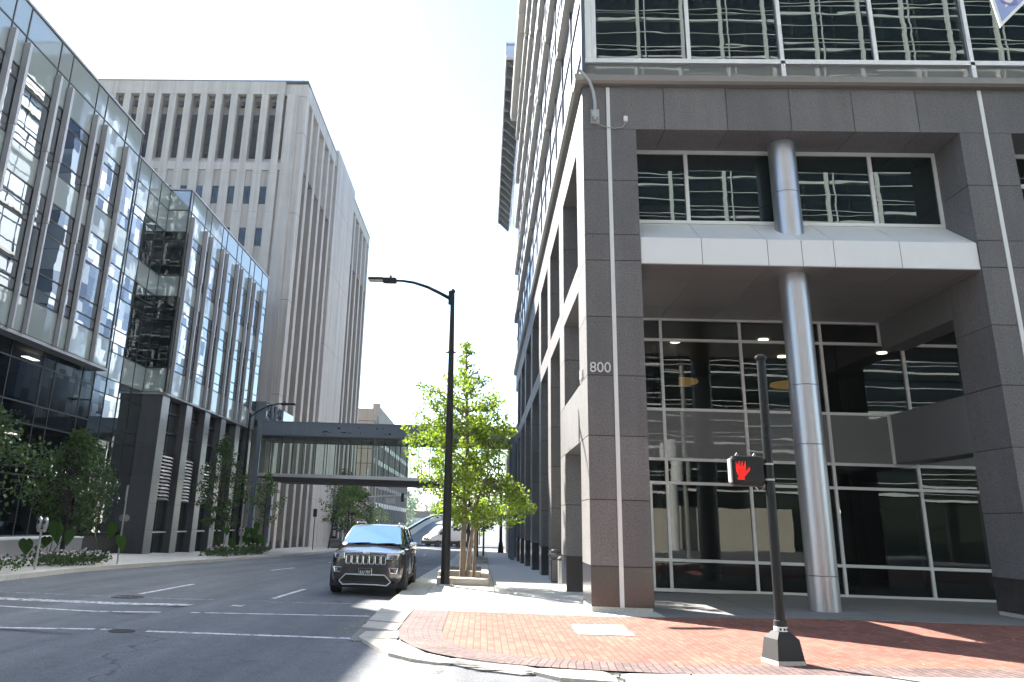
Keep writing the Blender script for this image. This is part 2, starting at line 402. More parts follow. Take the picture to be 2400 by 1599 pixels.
def slab(mb, pts, zf, depth=.3, mi=0):
    top = [(x, y, zf(x, y)) for x, y in pts]; mb.face(top, mi)
    n = len(pts)
    for i in range(n):
        a, b = top[i], top[(i+1)%n]
        mb.face([a, (a[0],a[1],a[2]-depth), (b[0],b[1],b[2]-depth), b], mi)
# right pavement (concrete)
mb = MB(); ys = [18.05, 20, 22, 27, 34, 40, 48, 55, 62, 70, 80, 90]
for a, b in zip(ys, ys[1:]):
    for x0, x1 in ((-1.37, 2.4), (2.4, 3.75)):
        slab(mb, [(x0,a),(x1,a),(x1,b),(x0,b)], gw)
mb2 = MB()
for a, b in zip(ys, ys[1:]):
    if b <= 34: 
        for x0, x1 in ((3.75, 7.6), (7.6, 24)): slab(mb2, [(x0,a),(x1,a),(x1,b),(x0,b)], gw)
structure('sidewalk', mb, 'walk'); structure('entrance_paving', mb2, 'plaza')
# kerbs: straight run of slabs, then the curved, broken corner
mb = MB(); y = 17.2
lens = [3.6, 3.2, 3.2, 3.2, 3.2, 3.2, 3.2, 3.2, 3.2, 3.2, 3.2, 3.2, 3.2, 3.2, 3.2, 3.2, 3.2, 3.2, 3.2, 3.2, 3.2, 3.2]
for L_ in lens:
    slab(mb, [(-2.05,y),(-1.385,y),(-1.385,y+L_-.012),(-2.05,y+L_-.012)], lambda x, y: g(y)+.004, .35); y += L_
structure('kerb', mb, 'kerb')
mb = MB()
zc = lambda x, y: gw(x, y) + .006 + (.012*math.sin(x*3+y) if x < 2.4 else .004)
slab(mb, [(-2.03,15.95),(-1.40,15.75),(-1.385,17.17),(-2.04,17.17)], zc)
slab(mb, [(-1.99,14.75),(-1.39,14.6),(-1.39,15.55),(-2.0,15.72)], zc)
slab(mb, [(-1.88,13.62),(-1.42,13.55),(-1.28,13.72),(-1.3,14.3),(-1.5,14.42),(-1.86,14.33)], lambda x, y: .0)
slab(mb, [(-1.84,13.45),(-1.6,12.86),(-1.24,12.05),(-.92,11.7),(-.75,12.3),(-1.22,13.38)], zc)
slab(mb, [(-.90,11.68),(-.57,11.53),(-.38,11.52),(-.30,11.78),(-.42,11.98),(-.74,12.29)], zc)
slab(mb, [(-.02,11.33),(.14,11.19),(.44,11.16),(.50,11.28),(.14,11.5),(.03,11.52)], lambda x, y: -.005)
slab(mb, [(.66,11.06),(.95,10.7),(1.62,10.62),(1.66,11.2),(1.5,11.34),(.75,11.3)], zc)
slab(mb, [(1.70,10.6),(2.65,10.55),(2.6,11.3),(1.86,11.3),(1.72,11.2)], zc)
slab(mb, [(2.67,10.55),(4.6,10.5),(4.6,11.32),(2.64,11.3)], zc)
slab(mb, [(4.62,10.5),(7.2,10.45),(7.2,11.3),(4.62,11.32)], zc); slab(mb, [(7.22,10.45),(12,10.4),(12,11.3),(7.22,11.3)], zc)
structure('corner_kerb', mb, 'kerb_old')
mb = MB(); slab(mb, [(-.45,11.9),(-.36,11.5),(-.05,11.2),(.5,10.95),(.66,11.0),(.8,11.35),(.3,11.85),(-.1,12.1)], lambda x, y: -.008+.004*math.sin(9*x)); 
slab(mb, [(-2.06,15.6),(-1.38,15.5),(-1.38,15.9),(-2.06,16)], lambda x, y: -.01); slab(mb, [(-1.98,13.3),(-1.3,13.3),(-1.22,14.7),(-2.02,14.8)], lambda x, y: -.012)
structure('broken_asphalt', mb, 'asphalt_patch')
mb = MB()
for (x, y, a, b) in ((-.33,11.53,.16,.035),(-.1,11.33,.13,.04),(.1,11.17,.2,.03),(.6,11.05,.05,.05),(1.67,11.15,.1,.06),(1.68,10.75,.05,.1)):
    mb.face([(x+a*math.cos(t)*(1+.25*math.sin(3*t)), y+b*math.sin(t)*(1+.3*math.cos(5*t)), .013) for t in [k*math.pi/8 for k in range(16)]])
structure('kerb_gaps', mb, 'dark_hole')
# brick corner: curved dark border with its own uv, red field inside
inner = [(-1.37,18.04),(-1.37,15.84),(-1.36,14.7),(-1.24,13.6),(-.98,12.85),(-.66,12.33),(-.3,11.99),(.2,11.7),(.8,11.52),(1.5,11.43),(2.5,11.37),(4,11.36),(7,11.35),(12,11.34),(24,11.3)]
def off_poly(pl, d):
    out = []
    for i, p in enumerate(pl):
        a = Vector(pl[max(i-1,0)]); b = Vector(pl[min(i+1,len(pl)-1)]); t = (b-a).normalized()
        out.append((p[0]-t.y*d, p[1]+t.x*d))
    return out
BW = .72
redge = off_poly(inner, BW); redge[0] = (inner[0][0]+BW, 18.04)
mb = MB(); s_ = 0
for i in range(len(inner)-1):
    L_ = (Vector(inner[i+1])-Vector(inner[i])).length
    q = [inner[i], inner[i+1], redge[i+1], redge[i]]
    mb.face([(x, y, gw(x, y)+.001) for x, y in q], 0, [(0,s_),(0,s_+L_),(BW,s_+L_),(BW,s_)]); s_ += L_
structure('brick_border', mb, 'brick_dark')
mb = MB()
for i in range(1, len(redge)-1):
    pass
cols = [-.65,.0,.8,1.6,2.4,4,6,7.6,10,14,24]
def low(x):
    pts = sorted(redge)
    return interp(x, [p[0] for p in pts], [p[1] for p in pts]) - .12
poly = [p for p in redge]
for a, b in zip([-.72]+[p[0] for p in redge if p[0] > -.64], [p[0] for p in redge if p[0] > -.64]):
    if b-a < .001: continue
    top = 18.04 if b < 3.8 else 18.35
    mb.face([(a, low(a), gw(a, low(a))-.004),(b, low(b), gw(b, low(b))-.004),(b, top, gw(b, top)-.004),(a, top, gw(a, top)-.004)])
structure('brick_paving', mb, 'brick')
# left pavement
mb = MB(); ys = [6, 14, 22, 27, 34, 40, 48, 55, 62, 70, 80, 92]
for a, b in zip(ys, ys[1:]): slab(mb, [(-30,a),(-12.98,a),(-12.98,b),(-30,b)], lambda x, y: g(y))
structure('left_sidewalk', mb, 'walk_left')
mb = MB(); y = 6.
while y < 92:
    slab(mb, [(-12.975,y),(-12.66,y),(-12.66,y+2.48),(-12.975,y+2.48)], lambda x, y: g(y)+.003, .4); y += 2.5
structure('left_kerb', mb, 'kerb')
# markings
def stripe(mb, a, b, w):
    a, b = Vector(a), Vector(b); d = (b-a); n = Vector((-d.y, d.x)).normalized()*w/2; k = max(1, int(d.length/2))
    for i in range(k):
        p, q = a+d*(i/k), a+d*((i+1)/k)
        mb.face([(*(v), gr(v.x, v.y)+.006) for v in (p-n, q-n, q+n, p+n)])
mb = MB()
for y0 in (20.3, 33.0, 45.4, 57.8, 70.2):
    stripe(mb, (-4.86 if y0 < 30 else -4.8, y0), (-4.79, y0+3.3), .13); stripe(mb, (-8.1, y0+.2), (-7.96, y0+3.6), .13)
structure('lane_markings', mb, 'marks')
mb = MB()
stripe(mb, (-12.6,16.95), (-9.5,16.98), .13); stripe(mb, (-9.5,16.98), (-5.3,16.42), .13); stripe(mb, (-5.2,16.44), (-2.15,17.0), .13)
stripe(mb, (-12.6,14.8), (-5.75,13.55), .13); stripe(mb, (-5.15,13.5), (-1.95,13.6), .14)
structure('crosswalk_lines', mb, 'marks')
mb = MB(); stripe(mb, (-12.5,18.4), (-4.95,18.2), .42); stripe(mb, (-4.7,19.3), (-2.2,19.9), .05); stripe(mb, (-12,19.75), (-4.8,19.6), .04)
structure('stop_line', mb, 'marks_worn')
for i, (x, y, r, lab) in enumerate(((-8.05,19.7,.36,'dark round manhole cover beside the stop line at the start of a lane dash'), (-5.5,13.42,.2,'small dark utility cover in the gap of the nearest crosswalk line'))):
    mb = MB(); z = gr(x, y)
    mb.lathe([(r,-.05),(r,.006),(r*.86,.006),(r*.84,.002),(0.01,.002)], (x,y,z), 20); o = build('manhole_cover', mb, 'dark_hole'); tag(o, lab, 'manhole cover')
# concrete access slabs in the brick
for pts, lab in (([(1.62,15.68),(2.60,15.72),(2.63,16.52),(1.68,16.4)], 'pale concrete access slab in the brick paving, nearer the stone pier'), ([(1.66,14.96),(2.6,15.0),(2.61,15.64),(1.63,15.58)], 'pale concrete access slab in the brick paving, nearer the kerb')):
    mb = MB(); slab(mb, pts, lambda x, y: gw(x, y)+.008, .1); o = build('access_cover', mb, 'kerb_old'); tag(o, lab, 'access cover', 'access slabs set in the brick corner')

# ------------------------------------------------------------------ the corner office building
XR, YF = 2.36, 18.92
ob = thing('office_building', 'tall corner office building of speckled grey granite piers with number 800', 'building', (XR, YF, 0))
GR = ['granite', 'granite_edge', 'granite_pol']
COURSES = [(-.5,.93,2),(.93,2.32,0),(2.32,3.72,0),(3.72,5.10,0),(5.10,6.5,0),(6.5,7.9,0),(7.9,8.57,0),(8.57,10.0,0),(10.0,11.42,0)]
J = .009
def pier(x0, x1, y0, y1, split=None, b0=0):
    mb = MB(); mb.box(x0+.02, x1-.02, y0+.02, y1-.02, -.5, 11.41, 1)
    for a, b, m in COURSES:
        if m == 2: a = b0 + (.11 if split else 0)
        cuts = [x0] + ([split] if split else []) + [x1]
        for i in range(len(cuts)-1):
            l = cuts[i] + (.055 if (split and i == 1) else 0); r = cuts[i+1] - (.055 if (split and i == 0) else 0)
            mb.box(l, r, y0, y1, a+J, b-J, m)
    o = build('pier', mb, GR, ob)
    if split:
        s = MB(); s.box(split-.047, split+.047, y0-.012, y0+.1, b0+.1, 12.60); build('metal_strip', s, 'alu_white', ob)
        s = MB(); s.box(x0+.01, x1-.03, y0+.015, y1-.03, -.2, b0+.11); build('pier_base', s, 'kerb', ob)
    return o
pier(2.36, 3.70, YF, 20.43, 3.015)
pier(11.70, 12.95, YF, 20.43, 12.345, .10)
pier(20.9, 22.3, YF, 20.43, None, .1)
PY = [(24.35,25.78),(29.5,30.75),(34.6,35.85),(41.0,42.3),(47.3,48.6),(53.1,54.4),(58.2,59.4)]
for a, b in PY: pier(2.36, 3.70, a, b, None, g(a)-.1)
# lintel course and its vertical joints
mb = MB(); mb.box(2.38, 22.3, YF+.02, 20.15, 11.43, 12.61, 1); cx = [2.36,2.96,3.07,4.43,6.01,7.60,9.16,10.75,12.30,12.39,13.9,15.5,17.1,18.7,20.3,22.3]
for a, b in zip(cx, cx[1:]):
    if b-a > .2: mb.box(a+(J if a > 2.4 else 0), b-J, YF, 20.17, 11.42, 12.62-J, 0)
build('lintel', mb, GR, ob)
mb = MB(); mb.box(2.38, 3.68, 20.2, 62.3, 11.43, 12.61, 1)
ly = [20.17, 22.3] + [v for p in PY for v in p] + [62.4]
for a, b in zip(ly, ly[1:]): mb.box(2.36, 3.70, a+J, b-J, 11.42, 12.62-J, 0)
build('side_lintel', mb, GR, ob)
# spandrel beams between the side piers
bays = [(20.43, 24.35)] + [(PY[i][1], PY[i+1][0]) for i in range(len(PY)-1)] + [(PY[-1][1], 62.3)]
for i, (a, b) in enumerate(bays):
    mb = MB(); mb.box(2.36, 3.70, a+J, b-J, 7.53, 8.21)
    build('spandrel_beam', mb, ['granite'], ob)
    if i == 0:
        mb = MB(); mb.box(2.36, 3.70, a+J, b-J, 3.72, 5.10); build('spandrel_beam', mb, ['granite'], ob)
# side glazing behind the piers
for i, (a, b) in enumerate(bays[1:]):
    mb = MB()
    for y in frange(a, b, 2): mb.box(3.42, 3.52, y-.03, y+.03, -1, 11.4)
    for z in (.5, 2.9, 3.7, 5.1, 7.2, 8.4, 10.2): mb.box(3.425, 3.515, a, b, z-.03, z+.03)
    build('window_frame', mb, 'bluemull', ob)
    mb = MB(); mb.face([(3.5,a,-1),(3.5,a,11.4),(3.5,b,11.4),(3.5,b,-1)]); build('window_pane', mb, 'win_dark', ob)
# cornice
mb = MB()
prof = [(0,12.62),(.14,12.64),(.2,12.70),(.2,12.79),(.12,12.80),(.12,12.91),(-.3,12.91),(-.3,12.62)]
mb.prism([(YF-a, z) for a, z in prof], 0, 2.36-.2, 22.5)
mb.prism([(XR-a*1.0, z) for a, z in [(0,12.62),(.16,12.66),(.2,12.76),(.2,12.95),(-.3,12.95),(-.3,12.62)]], 1, YF-.19, 62.4) if False else None
build('cornice', mb, 'cornice', ob)
mb = MB()
yy = [YF-.1] + [v for p in PY for v in (p[0],)] + [62.4]
for a, b in zip(yy, yy[1:]):
    mb.add([(x, y, z) for y in (a, b-.015) for x, z in [(2.36,12.625),(2.23,12.66),(2.16,12.76),(2.15,12.95),(2.7,12.95),(2.7,12.625)]],
           [(0,1,7,6),(1,2,8,7),(2,3,9,8),(3,4,10,9),(5,4,3,2,1,0),(6,7,8,9,10,11)])
build('side_cornice', mb, 'cornice', ob)
# upper curtain wall, front
YG2 = 19.0
pn = Panes()
fx = [2.70, 5.16, 7.54, 9.95, 12.32, 14.7, 17.1, 19.5, 21.9]
fz = [13.47, 16.5, 17.5, 20.4, 21.4, 24.4, 25.4, 28.3, 29.3, 32.3, 34.2]
mb = MB()
for x in fx:
    big = x in (7.54, 12.32)
    mb.box(x-.05, x+.05, YG2-(.09 if big else .05), YG2+.04, 13.42, 34.2)
    if big: mb.box(x-.055, x+.055, YG2-.10, YG2+.04, 12.92, 13.42)
mb.box(2.42, 22.3, YG2-.10, YG2+.05, 13.33, 13.455)
for z in fz[1:]: mb.box(2.45, 22.3, YG2-.04, YG2+.03, z-.05, z+.05)
build('curtain_wall_frame', mb, 'alu', ob)
mb = MB()
mb.box(2.37, 2.47, YG2-.03, YG2+.08, 12.93, 34.2); build('corner_mullion', mb, 'bluemull', ob)
for a, b in zip(fx, fx[1:]):
    pn.rect((a,YG2,12.92), (b-a,0,0), (0,0,.42), 'glass_front_sp', .004)
    for z0, z1 in zip(fz, fz[1:]): pn.rect((a,YG2,z0), (b-a,0,0), (0,0,z1-z0), 'glass_front', .006)
pn.rect((2.47,YG2,12.92), (.23,0,0), (0,0,.42), 'glass_front_sp')
pn.rect((2.47,YG2,13.47), (.23,0,0), (0,0,20.6), 'glass_side')
# upper window over the entrance, behind the opening
YU = 20.17
mb = MB()
for x in (3.74, 5.21, 7.6, 10.0, 11.67): mb.box(x-.045, x+.045, YU-.06, YU+.03, 9.36, 11.41)
mb.box(3.7, 11.7, YU-.055, YU+.03, 9.33, 9.42); mb.box(3.7, 11.7, YU-.055, YU+.03, 11.32, 11.415)
for x in (13.0, 15.4, 17.8, 20.2): mb.box(x-.045, x+.045, YU-.06, YU+.03, 9.36, 11.41)
mb.box(12.95, 20.9, YU-.055, YU+.03, 9.33, 9.42); mb.box(12.95, 20.9, YU-.055, YU+.03, 11.32, 11.415)
build('upper_window_frame', mb, 'alu_white', ob)
for a, b in ((3.74,5.21),(5.21,7.6),(7.6,10.0),(10.0,11.67),(13,15.4),(15.4,17.8),(17.8,20.2)): pn.rect((a,YU,9.4), (b-a,0,0), (0,0,1.95), 'glass_front', .008)
# metal band with sloping ledge
for k, (xa, xb) in enumerate(((3.71, 11.69), (12.96, 20.88))):
    mb = MB(); c = [xa] + [x + (8.4*k+.85 if k else 0) for x in (5.18,6.75,7.56,8.32,9.88)] + [xb]
    for a, b in zip(c, c[1:]):
        pts = [(18.96,7.86),(18.96,8.52),(20.12,9.32),(20.3,9.32),(20.3,7.86)]
        mb.prism(pts, 0, a+.008, b-.008)
    mb.box(xa+.02, xb-.02, 18.975, 20.2, 7.88, 8.5, 1)
    build('metal_band', mb, ['panel', 'granite_edge'], ob)
# soffits
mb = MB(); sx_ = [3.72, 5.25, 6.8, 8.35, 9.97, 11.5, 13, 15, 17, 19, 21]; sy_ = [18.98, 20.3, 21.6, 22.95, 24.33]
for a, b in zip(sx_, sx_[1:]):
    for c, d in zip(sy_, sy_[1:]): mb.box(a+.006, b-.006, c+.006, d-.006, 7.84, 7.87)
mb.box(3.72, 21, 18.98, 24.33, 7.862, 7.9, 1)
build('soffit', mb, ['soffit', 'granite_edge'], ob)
# columns
for cx_ in (7.58, 16.9):
    mb = MB(); r = .335
    for a, b in ((.1,.86),(.86,3.72),(3.72,5.10),(5.10,7.86),): mb.lathe([(r-.012,a),(r,a+.006),(r,b-.012),(r-.012,b-.004)], (cx_, 19.72, 0), 40)
    mb.lathe([(r-.015,.1),(r-.015,7.84)], (cx_, 19.72, 0), 24, 2, 1)
    build('column', mb, ['column', 'granite_edge'], ob, smooth=True)
    mb = MB()
    for a, b in ((8.3,10.0),(10.0,11.42)): mb.lathe([(r-.012,a),(r,a+.006),(r,b-.012),(r-.012,b-.004)], (cx_, 19.68, 0), 40)
    mb.lathe([(r-.015,8.5),(r-.015,11.41)], (cx_, 19.68, 0), 24, 2, 1)
    build('upper_column', mb, ['column', 'granite_edge'], ob, smooth=True)
# lobby glass wall
YL = 24.35
LZ = [.13, .93, 3.01, 3.67, 5.10, 7.18, 7.82]; LX = [3.72, 5.25, 7.60, 9.97, 12.33, 14.7, 17.1, 19.5]
mb = MB()
for x in LX: mb.box(x-.04, x+.04, YL-.06, YL+.06, .12, 7.83)
mb.box(3.7, 20, YL-.055, YL+.055, .10, .19)
for z in LZ[1:]: mb.box(3.7, 20, YL-.055, YL+.055, z-.04, z+.04)
mb.box(11.66, 11.74, YL-.055, YL+.055, 3.67, 5.1); mb.box(11.66, 11.74, YL-.055, YL+.055, 7.18, 7.82)
for x in (4.62, 4.78): mb.box(x-.03, x+.03, YL-.065, YL+.065, .12, 2.97)
build('lobby_frame', mb, 'alu_white', ob)
for a, b in zip(LX, LX[1:]):
    for z0, z1 in zip(LZ, LZ[1:]):
        pn.rect((a,YL,z0), (b-a,0,0), (0,0,z1-z0), 'glass_front_sp' if abs(z0-3.67) < .01 else 'glass_lobby', .005)
pn.done(ob)
# beams behind the right pier and the lobby room
for za, zb, nm in ((3.72,5.10,'inner_beam'), (7.0,7.83,'inner_beam')):
    mb = MB(); mb.box(11.72, 12.4, 20.45, 24.27, za, zb); build(nm, mb, 'panel_dark', ob)
mb = MB(); mb.box(3.72, 20, 24.45, 33.5, .1, .16); mb.box(3.72, 20, 33.4, 33.5, .1, 7.8); mb.box(3.72, 20, 24.45, 33.5, 7.75, 7.84)
mb.box(3.72, 20, 25.4, 33.5, 3.75, 5.0); mb.box(3.66, 3.76, 25.8, 33.5, .1, 7.8); mb.box(20, 20.1, 24.4, 33.5, .1, 7.8)
build('lobby_room', mb, 'room', ob)
mb = MB()
for x in (5.7, 10.9, 16.2): mb.box(x, x+.7, 27.2, 27.9, .1, 7.8)
mb.box(12.9, 13.9, 28, 28.2, .15, 2.6)
build('lobby_column', mb, 'room_dark', ob)
mb = MB()
for x, y in ((6.3,27),(9.0,26.4),(10.5,29),(13.5,28)): mb.lathe([(.16,7.70),(.16,7.74)], (x,y,0), 12)
for x in (6.6, 10.6): mb.lathe([(.75,6.6),(.75,6.68)], (x,28.5,0), 20, 2, 1)
mb.box(10.45, 10.52, 25.5, 25.53, 2.35, 2.45)
build('ceiling_light', mb, ['lamp_on', 'lamp_warm'], ob)
mb = MB(); mb.box(3.72, 21, 20.35, 24, 7.95, 11.4); mb.box(3.9, 40, 33.6, 62.3, -1.5, 12.6); mb.box(2.75, 40, 20.3, 62.3, 12.6, 34.2); mb.box(2.75, 22.2, 19.06, 20.4, 12.92, 34.2)
mb.box(3.9, 40, 24.4, 62.3, 7.9, 12.6)
build('core', mb, 'room_dark', ob)
# side facade above the cornice: shelves, glass, mullions
pn2 = Panes(); yb = [YF] + [p[0] for p in PY] + [62.4]
sz = [12.95, 16.75, 20.7, 24.65, 28.6, 32.55]
shelves = [[] for _ in range(5)]
mbm = MB()
for i in range(len(yb)-1):
    a, b = yb[i], yb[i+1]
    for j, z in enumerate(sz):
        zt = sz[j+1] if j < 5 else 34.3
        if j:
            mb = MB()
            mb.add([(2.15,a+.02,z),(2.15,b-.5,z),(2.30,a+.02,z-.03),(2.36,b-.5,z-.03),(2.15,a+.02,z+.22),(2.15,b-.5,z+.22),(2.6,a+.02,z+.22),(2.6,b-.5,z+.22),(2.6,a+.02,z-.03),(2.6,b-.5,z-.03)],
                   [(0,2,3,1),(2,8,9,3),(0,1,5,4),(4,5,7,6),(0,4,6,8,2),(1,3,9,7,5)])
            mb.box(2.19, 2.6, b-.5, b+.02, z+.02, z+.2)
            build('sunshade_shelf', mb, 'shelf', ob)
        h0 = z + (.22 if j else 0)
        for k in range(2):
            ya, yc = a+(b-a)*k/2, a+(b-a)*(k+1)/2
            for z0, z1 in ((h0, h0+.85), (h0+.85, h0+2.5), (h0+2.5, zt-.03)):
                pn2.rect((2.42,ya,z0), (0,yc-ya,0), (0,0,z1-z0), 'glass_side', .004)
            mbm.box(2.36, 2.45, ya-.03, ya+.03, h0, zt)
        for q in (.85, 2.5): mbm.box(2.37, 2.45, a, b, h0+q-.03, h0+q+.03)
build('side_mullions', mbm, 'bluemull', ob)
pn2.l = sorted(pn2.l, key=lambda t: -t[0])
mb = MB()
for _, pts, _m in pn2.l: mb.face(pts)
build('glass_panel', mb, 'glass_side', ob, kind='stuff')
mb = MB(); y = YF-.7
while y < 62:
    mb.box(1.74, 2.25, y, min(y+2.4, 62.4)-.03, 34.32, 34.62); mb.box(2.26, 2.7, y, min(y+2.4,62.4)-.03, 34.36, 34.62); y += 2.4
mb.box(1.7, 22.5, YF-.75, 62.45, 34.62, 34.95)
build('roof_eave', mb, 'shelf', ob)
# number
text('number', '800', .335, .012, 'alu', (2.66, YF-.03, 5.165), (R(90),0,0), ob, sx=1.0)
text('number', '800', .335, .012, 'alu', (XR-.03, 19.9, 5.165), (R(90),0,R(-90)), ob)
# conduit bracket on the corner
t = thing('conduit_bracket', 'bent grey conduit arm bolted to the granite near the top of the corner pier', 'bracket', (2.68, YF, 11.8))
mb = MB(); mb.tube([(2.26,18.6,12.92),(2.36,18.62,12.82),(2.52,18.66,12.62),(2.62,18.72,12.35),(2.66,18.78,12.1),(2.66,18.8,11.6)], .042, 10); build('conduit', mb, 'galv', t, smooth=True)
mb = MB(); mb.box(2.56, 2.78, 18.88, 18.915, 11.55, 11.95); mb.bbox(2.585, 2.74, 18.74, 18.88, 11.66, 11.84, .02); build('bracket_plate', mb, 'galv', t)
mb = MB(); mb.tube([(2.70,18.84,11.52),(2.9,18.87,11.46),(3.15,18.87,11.4),(3.36,18.87,11.45),(3.44,18.88,11.58)], .012, 6); build('cable', mb, 'steel', t)
mb = MB(); mb.bbox(3.39, 3.49, 18.85, 18.915, 11.6, 11.76, .01); build('junction_box', mb, 'alu_white', t)

# ------------------------------------------------------------------ left glass office building
XG = -17.6
gb = thing('glass_building', 'glass office building with grey vertical fins over a dark stone base, number 219', 'building', (XG, 44.3, 0))
LZS = [(20.06,18.8,1),(18.8,17.45,1),(17.45,16.93,0),(16.93,15.4,0),(15.4,14.78,0),(14.78,13.55,1),(13.55,12.84,0),(12.84,12.2,0),(12.2,10.57,0),(10.57,9.9,0),(9.9,9.43,0),(9.43,8.07,1)]
pn = Panes()
F1 = [12.0,12.97,15.35,16.32,18.68,19.65,22.0,22.97,25.31,26.31,28.65,29.63,31.99,32.95,35.21]
F2 = [44.7,47.1,48.2,50.53,51.54,53.9,55.0,57.2,58.4,60.6]
def wall_panes(x, ys, zs=LZS):
    for a, b in zip(ys, ys[1:]):
        for z1, z0, sp in zs: pn.rect((x,a,z0), (0,b-a,0), (0,0,z1-z0), 'glass_left_sp' if sp else 'glass_left', .0045)
wall_panes(XG, [11.0]+F1+[36.95])
wall_panes(XG, [44.3]+F2+[62.5])
wall_panes(-18.87, [36.95, 38.4, 39.9, 41.4, 42.9, 44.3], LZS + [(8.05,7.3,0),(7.3,5.7,0),(5.7,5.1,0),(5.1,3.6,0),(3.6,.7,0)])
for z1, z0, sp in LZS: pn.rect((-18.87,44.3,z0), (1.25,0,0), (0,0,z1-z0), 'glass_left_sp' if sp else 'glass_left_low', .003)
# lower glazing of the near block
XL = -18.2; lowz = [.68,3.0,4.95,5.72,7.3,8.05]; lowy = [11,13.4,14.4,16.8,17.8,20.2,21.2,23.5,24.6,26.9,27.9,30.2,32.6,33.63,36.06,37.2]
for a, b in zip(lowy, lowy[1:]):
    for z0, z1 in zip(lowz, lowz[1:]): pn.rect((XL,a,z0), (0,b-a,0), (0,0,z1-z0), 'glass_left_low', .004)
pn.rect((-18.87,37.2,.68), (.67,0,0), (0,0,7.4), 'glass_left_low')
mb = MB()
def grid(x, ys, zs, w=.028, d=.03):
    for y in ys: mb.box(x-.02, x+d, y-w, y+w, min(zs), max(zs))
    for z in zs: mb.box(x-.02, x+d-.004, ys[0], ys[-1], z-w, z+w)
zz = [z for z, _, _ in LZS]+[8.07]
grid(XG, [11.0]+F1+[36.95], zz); grid(XG, [44.3]+F2+[62.5], zz); grid(-18.87, [36.95,38.4,39.9,41.4,42.9,44.3], zz+[7.3,5.7,5.1,3.6,.7], .02); grid(XL, lowy, lowz)
for z in zz: mb.box(-18.87, XG, 44.27, 44.33, z-.028, z+.028)
mb.box(XG-.05, XG+.035, 44.265, 44.34, 8.05, 20.06); mb.box(XG-.05, XG+.035, 36.9, 36.98, 8.05, 20.06)
build('mullion_grid', mb, 'frame_dark', gb)
for ys in (F1, F2):
    for y in ys:
        mb = MB(); w = .085
        for k, (a, b) in enumerate(((15.14,18.5),(12.5,15.12),(8.05,12.48))): mb.box(XG+.035, XG+.27-.03*k, y-w+.015*k, y+w-.015*k, a, b)
        build('fin', mb, 'fin', gb)
mb = MB()
mb.box(-40, XG+.06, 11.0, 37.0, 20.06, 20.16); mb.box(-40, XG+.06, 44.24, 62.56, 20.06, 20.16); mb.box(-40, -18.82, 37.0, 44.24, 20.06, 20.14)
mb.box(-18.2, XG+.05, 11.0, 37.02, 7.93, 8.05); mb.box(-18.9, XG+.05, 44.26, 62.55, 7.97, 8.06)
build('coping', mb, 'fin', gb)
mb = MB(); mb.box(-40, -18.3, 11, 36.9, 8.3, 20.0); mb.box(-40, -18.3, 45.6, 62.4, 8.1, 20.0); mb.box(-18.4, XG-.06, 11.05, 36.9, 8.06, 20.0); mb.box(-40, -18.95, 36.8, 44.3, -.5, 20.0); mb.box(-18.4, XG-.06, 46.2, 62.4, 8.1, 20); mb.box(-18.9, -18.85, 44.35, 62, 8.1, 20)
for z in (8.1,12.9,16.9): mb.box(-18.8, XG-.06, 44.4, 62.4, z, z+.4)
mb.box(-26, -25, 11, 37, -.5, 8.2); mb.box(-26, -18.3, 11, 37, 8.12, 8.3); mb.box(-26, -18.3, 11, 37, 4.9, 5.1); mb.box(-26, -18.3, 11, 37, -.3, .1)
build('core', mb, 'room_dark', gb)
mb = MB()
for x, y, z, L_ in ((-20,29,7.85,1.1),(-20.5,31.2,7.85,1.1),(-19.6,33.3,7.85,1.0),(-21,25,7.85,1.1),(-20.5,34.6,4.78,.8),(-20,31,4.78,.6),(-20,22,7.85,1)): mb.box(x, x+.28, y, y+L_, z, z+.03)
build('ceiling_light', mb, 'lamp_on', gb)
mb = MB(); mb.box(-18.15, -17.0, 11, 36.0, -.5, .62); build('plinth', mb, 'grey_granite', gb)
mb = MB(); mb.box(-18.18, -16.97, 11, 36.03, .62, .67); build('sill', mb, 'alu_white', gb)
# dark stone base of the far block
def pier2(y0, y1, x0=-19.9, nm='stone_pier', mat='dark_granite'):
    mb = MB(); zs = [-.9, .85, 2.2, 3.65, 5.35, 6.6, 7.96]
    mb.box(x0+.02, -17.72, y0+.02, y1-.02, -.9, 7.95, 1)
    for a, b in zip(zs, zs[1:]): mb.box(x0, -17.70, y0, y1, a+.006, b-.006)
    for a, b in zip(zs, zs[1:]): mb.box(-17.70, -17.684, y0+.02, y1-.02, a+.008, b-.008, 2)  # paler facing on the street face: reflected light put into the colour
    return build(nm, mb, [mat, 'granite_edge', 'grey_granite'], gb)
pier2(44.32, 45.42)
PY2 = [(48.15,49.15),(51.55,52.55),(54.9,55.95),(58.3,59.4),(61.6,62.5)]
for a, b in PY2: pier2(a, b, -18.5, 'stone_pier')
mb = MB(); mb.box(-26, -18.55, 44.36, 62.4, -.9, 7.96); build('stone_wall', mb, 'dark_granite', gb)
bb = [(45.42,48.15)] + [(PY2[i][1], PY2[i+1][0]) for i in range(4)]
